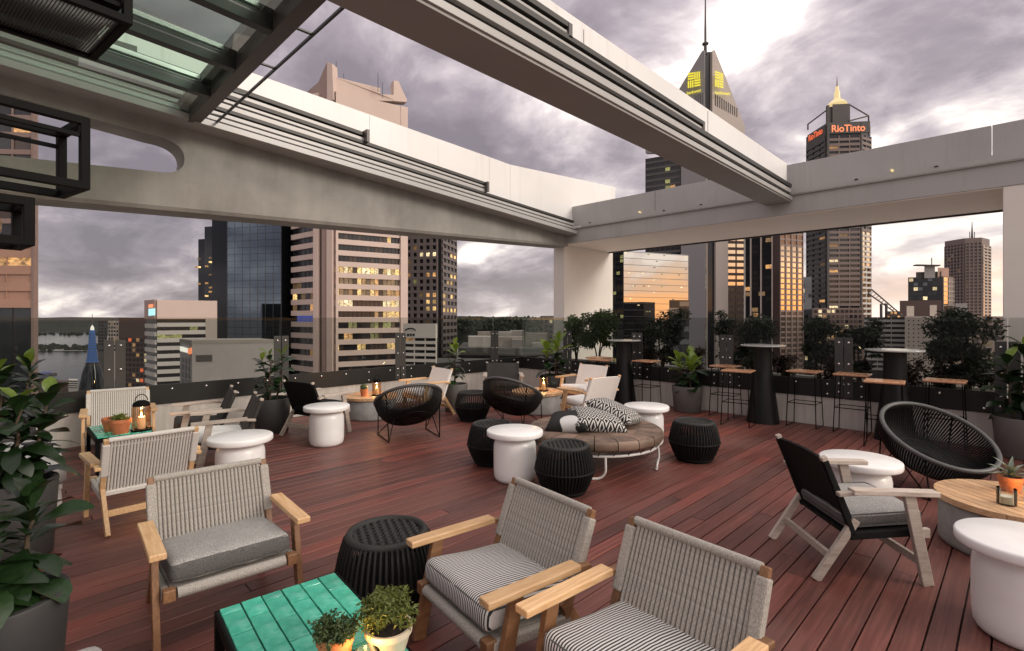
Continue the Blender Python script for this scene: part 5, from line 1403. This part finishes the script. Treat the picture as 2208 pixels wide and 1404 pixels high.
sign_text('bankwest', T_, 1, 1558, 201, 7, 32, 'sign_yellow', 2.6); sign_text('bankwest', T_, 0, 1496, 198, 7, 30, 'sign_yellow', 2.6)

# --- bronze ribbed tower
T_ = Tower('ribbed_tower', 'bronze tower with vertical ribs and golden lit panes', [(1606, 252), (1681, 240), (1731, 247)], 452, 'glass_black', 240)
T_.face(0, 452, 780, 28, 5, None, lambda r, c: rg.choices(('glass_black', 'window_dark', 'lit_amber', 'lit_dim', 'sign_red'), (9, 5, .9, .8, .12))[0], .25, .1, out=.4)
for f in (0, .18, .48, .80): T_.pierp(0, f, f+.025, 452, 900, 'warm_pier' if f else 'pale_stone', 1.0, 'rib')
T_.pierp(0, .82, 1.0, 452, 900, 'window_brown', .6)
T_.face(1, 452, 530, 6, 4, 'brown_rib', rnd({'glass_bronze': 1}), .32, .16, out=.2)
T_.face(1, 530, 672, 12, 4, 'brown_rib', lambda r, c: 'glass_gold', .28, .14, out=.2)
T_.face(1, 672, 800, 11, 4, 'brown_rib', rnd({'window_brown': 1}), .32, .16, out=.2)
for k in range(5): T_.pierp(1, max(0, k/4-.025), min(1, k/4+.025), 452, 900, 'brown_rib', .4, 'rib')

# --- tower with red sign
T_ = Tower('sign_tower', 'grey banded tower with red lettering, roof frame and lit spire', [(1741, 322), (1782, 302), (1853, 300), (1877, 306)], 263, 'window_dark', 300, back=40)
T_.pierp(1, -.01, .055, 226, 900, 'dark_stone', 1.4); T_.pierp(1, 0, 1.3, 263, 287, 'dark_stone', .8, 'sign_band'); T_.pierp(0, 0, 1, 268, 296, 'dark_stone', .8, 'sign_band')
pn = lambda r, c: rg.choices(('window_dark', 'lit_pale', 'lit_amber', 'lit_dim'), (30, .5, .7, .8))[0]
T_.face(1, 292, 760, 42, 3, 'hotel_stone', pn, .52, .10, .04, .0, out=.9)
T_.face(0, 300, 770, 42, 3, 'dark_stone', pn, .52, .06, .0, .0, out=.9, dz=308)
T_.face(2, 500, 690, 17, 2, 'pale_stone', lambda r, c: 'glass_gold', .38, .10, .08, .0, out=.7, dz=303)
T_.face(2, 292, 500, 19, 2, 'hotel_stone', rnd({'window_dark': 9, 'lit_dim': 1}), .52, .08, .0, .0, out=.7, dz=303)
T_.pierp(2, 0, .10, 263, 760, 'dark_stone', 1.2)
P = [V2(at(1784, 305)), V2(at(1833, 304)), V2(at(1833, 330)), V2(at(1784, 330))]; prism_obj('roof_block', 'dark_stone', T_.root, P, zp(270, 305), zp(232, 305))
P = [V2(at(1795, 304)), V2(at(1833, 303)), V2(at(1833, 330)), V2(at(1795, 330))]; prism_obj('roof_block', 'dark_stone', T_.root, P, zp(270, 304), zp(225, 304))
cs = {'a': (1742, 280, 321), 'b': (1742, 268, 321), 'c': (1790, 232, 305), 'd': (1832, 226, 304), 'e': (1873, 250, 305), 'f': (1873, 292, 305), 'g': (1830, 261, 301)}
W3 = lambda k: (*at(cs[k][0], cs[k][2]), zp(cs[k][1], cs[k][2]))
for p, q in (('a', 'b'), ('b', 'c'), ('c', 'd'), ('d', 'e'), ('e', 'f'), ('e', 'g')): MB().tube([W3(p), W3(q)], .42, 6).obj('roof_strut', 'dark_stone', T_.root)
c = at(1805, 312); MB().lathe([(5.5, 0), (3.4, 2.2), (1.7, 3.6), (1.5, 8), (1.0, 8.4), (.9, 11)], 14, (*c, zp(226, 312))).obj('spire_base', 'spire_gold', T_.root, 40)
MB().tube([(*c, zp(214, 312)), (*c, zp(200, 312)), (*c, zp(165, 312))], [.9, .7, .15], 8).obj('spire', 'tan_stone', T_.root)
sign_text('RioTinto', T_, 1, 1829, 277, 15, 72, 'sign_orange', 1.0); sign_text('RioTinto', T_, 0, 1758, 291, 13, 28, 'sign_red', 1.0)
T_ = Tower('glass_wing', 'purple grey glass wing between the bronze tower and the sign tower', [(1728, 292), (1750, 290)], 597, 'glass_slate', 290, back=20)
T_.face(0, 600, 780, 16, 3, None, rnd({'glass_slate': 6, 'lit_pale': .8, 'glass_black': 3}), .3, .1, out=.3, join=True)
T_ = Tower('podium_block', 'brown podium with scattered lights at the foot of the sign tower', [(1752, 262), (1862, 256)], 664, 'brown_rib', 258, back=24)
T_.face(0, 668, 800, 12, 11, None, rnd({'window_dark': 6, 'lit_pale': 1.3, 'brown_stone': 3, 'lit_amber': .6}), .4, .3, .02, .02, out=.4)

# --- right group
T_ = Tower('hotel_tower', 'brown hotel tower with balcony grid and roof mast', [(2037, 442), (2080, 424), (2117, 420), (2134, 430)], 513, 'hotel_stone', 422, back=30)
pn = rnd({'window_dark': 9, 'window_brown': 3, 'lit_dim': .7})
T_.face(0, 528, 705, 26, 6, 'hotel_stone', pn, .40, .35, .02, .02, out=.9, join=True, dz=430)
T_.face(1, 524, 705, 26, 4, 'hotel_stone', pn, .40, .35, .02, .02, out=.9, join=True)
T_.face(2, 530, 705, 26, 2, 'tan_stone', lambda r, c: 'glass_gold' if c == 0 else 'glass_bronze', .45, .15, .0, .0, out=1.1, join=True, dz=425)
c = at(2096, 428); MB().tube([(*c, zp(514, 428)), (*c, zp(498, 428)), (*c, zp(478, 428))], [.8, .5, .2], 6).obj('mast', 'dark_stone', T_.root)
for px in (2091, 2101): c = at(px, 428); MB().tube([(*c, zp(514, 428)), (*c, zp(500, 428))], .3, 5).obj('antenna', 'dark_stone', T_.root)
T_ = Tower('dish_office', 'dark glass office with helipad roof and one gold lit flank', [(1958, 312), (2033, 303), (2056, 309)], 596, 'glass_black', 303)
T_.face(0, 598, 690, 9, 7, None, rnd({'glass_black': 8, 'window_dark': 4, 'lit_pale': .9, 'glass_slate': 1.5}), .3, .12, .02, .02, out=.4)
T_.face(1, 598, 690, 9, 2, 'tan_stone', lambda r, c: 'glass_gold' if c == 0 else 'hotel_stone', .15, .06, out=.5)
P = [V2(at(1993, 306)), V2(at(2016, 304)), V2(at(2016, 316)), V2(at(1993, 316))]; prism_obj('roof_block', 'grey_block', T_.root, P, zp(600, 306), zp(573, 306))
P = [V2(at(1975, 309)), V2(at(2030, 304)), V2(at(2030, 314)), V2(at(1975, 316))]; prism_obj('roof_block', 'dark_stone', T_.root, P, zp(600, 306), zp(586, 306))
P = [V2(at(2022, 304)), V2(at(2046, 306)), V2(at(2046, 314)), V2(at(2022, 314))]; prism_obj('roof_block', 'salmon_panel', T_.root, P, zp(600, 306), zp(578, 306))
MB().bar((*at(1972, 308), zp(572, 308)), (*at(2024, 304), zp(573, 304)), 5, .6).obj('helipad', 'dark_stone', T_.root)
c = at(2009, 308); MB().tube([(*c, zp(574, 308)), (*c, zp(556, 308))], .25, 5).obj('antenna', 'dark_stone', T_.root)
T_ = Tower('brick_block', 'dark brown block below the dish roofed office', [(1940, 262), (2030, 256)], 648, 'brown_stone', 258, back=20)
T_ = Tower('striped_flats', 'grey flats with horizontal bands behind the last bar table', [(1862, 206), (1952, 200)], 684, 'window_dark', 200, back=18)
T_.face(0, 684, 800, 11, 3, 'grey_block', rnd({'window_dark': 1}), .5, .04, out=.6)
T_ = Tower('beige_hotel', 'beige block with rows of tiny windows beside the largest tree', [(1951, 186), (2022, 180)], 682, 'tan_stone', 182, back=20)
T_.face(0, 690, 800, 12, 6, None, rnd(DARK), .7, .75, .05, .05, out=.3)
for a, b, yt in ((1955, 1971, 660), (2005, 2020, 658)): P = [V2(at(a, 186)), V2(at(b, 186)), V2(at(b, 193)), V2(at(a, 193))]; prism_obj('stair_head', 'tan_stone', T_.root, P, zp(684, 186), zp(yt, 186))
T_ = Tower('cream_block', 'small cream block catching light before the hotel tower', [(2060, 300), (2086, 296)], 654, 'pale_stone', 298, back=10)
T_ = Tower('long_flats', 'long dark brown flats low on the horizon beside the end column', [(2020, 240), (2260, 246)], 682, 'hotel_stone', 240, back=20)
T_.face(0, 690, 800, 9, 10, None, rnd({'window_dark': 6, 'window_brown': 3, 'lit_dim': .4}), .4, .3, out=.4)
cr = thing('roof_crane', 'lattice crane boom slanting over the roofs beside the sign tower', 'crane', group=None)
p3 = lambda px, py, d=230: Vector((*at(px, d), zp(py, d)))
for a, b in ((p3(1879, 624), p3(1945, 680)), (p3(1872, 633), p3(1945, 684)), (p3(1872, 633), p3(1879, 624))): MB().tube([a, b], .32, 5).obj('boom_chord', 'dark_stone', cr)
for k in range(1, 12):
    s = k/12; MB().tube([p3(1879, 624).lerp(p3(1945, 680), s), p3(1872, 633).lerp(p3(1945, 684), s-.04)], .14, 4).obj('lacing', 'dark_stone', cr)
for px in (1900, 1911): MB().tube([p3(px, 760), p3(px, 655)], .55, 6).obj('boom_post', 'dark_stone', cr)
T_ = Tower('rooftop_plant', 'small dark plant room with lit windows under the crane', [(1912, 228), (1942, 226)], 671, 'brown_stone', 226, back=8)
T_.face(0, 672, 690, 2, 4, None, rnd({'lit_amber': 1, 'window_dark': 1}), .4, .3, out=.2)
# low city filler, uncountable roofs between the named blocks
m = MB(); rg = random.Random(33)
for i in range(700):
    d = rg.uniform(420, 2200); px = rg.uniform(430, 2500); h = rg.uniform(6, 26)*(.6 if px < 1300 else 1)
    if d > 900 and px < 1300: continue
    c = at(px, d); m.box((c[0], c[1], GZ+h/2), (rg.uniform(10, 26), rg.uniform(10, 26), h), rg.uniform(0, 1))
o = m.obj('low_city', 'grey_block', None, kind='stuff'); tag(o, 'mass of low city roofs between the taller blocks', 'buildings')
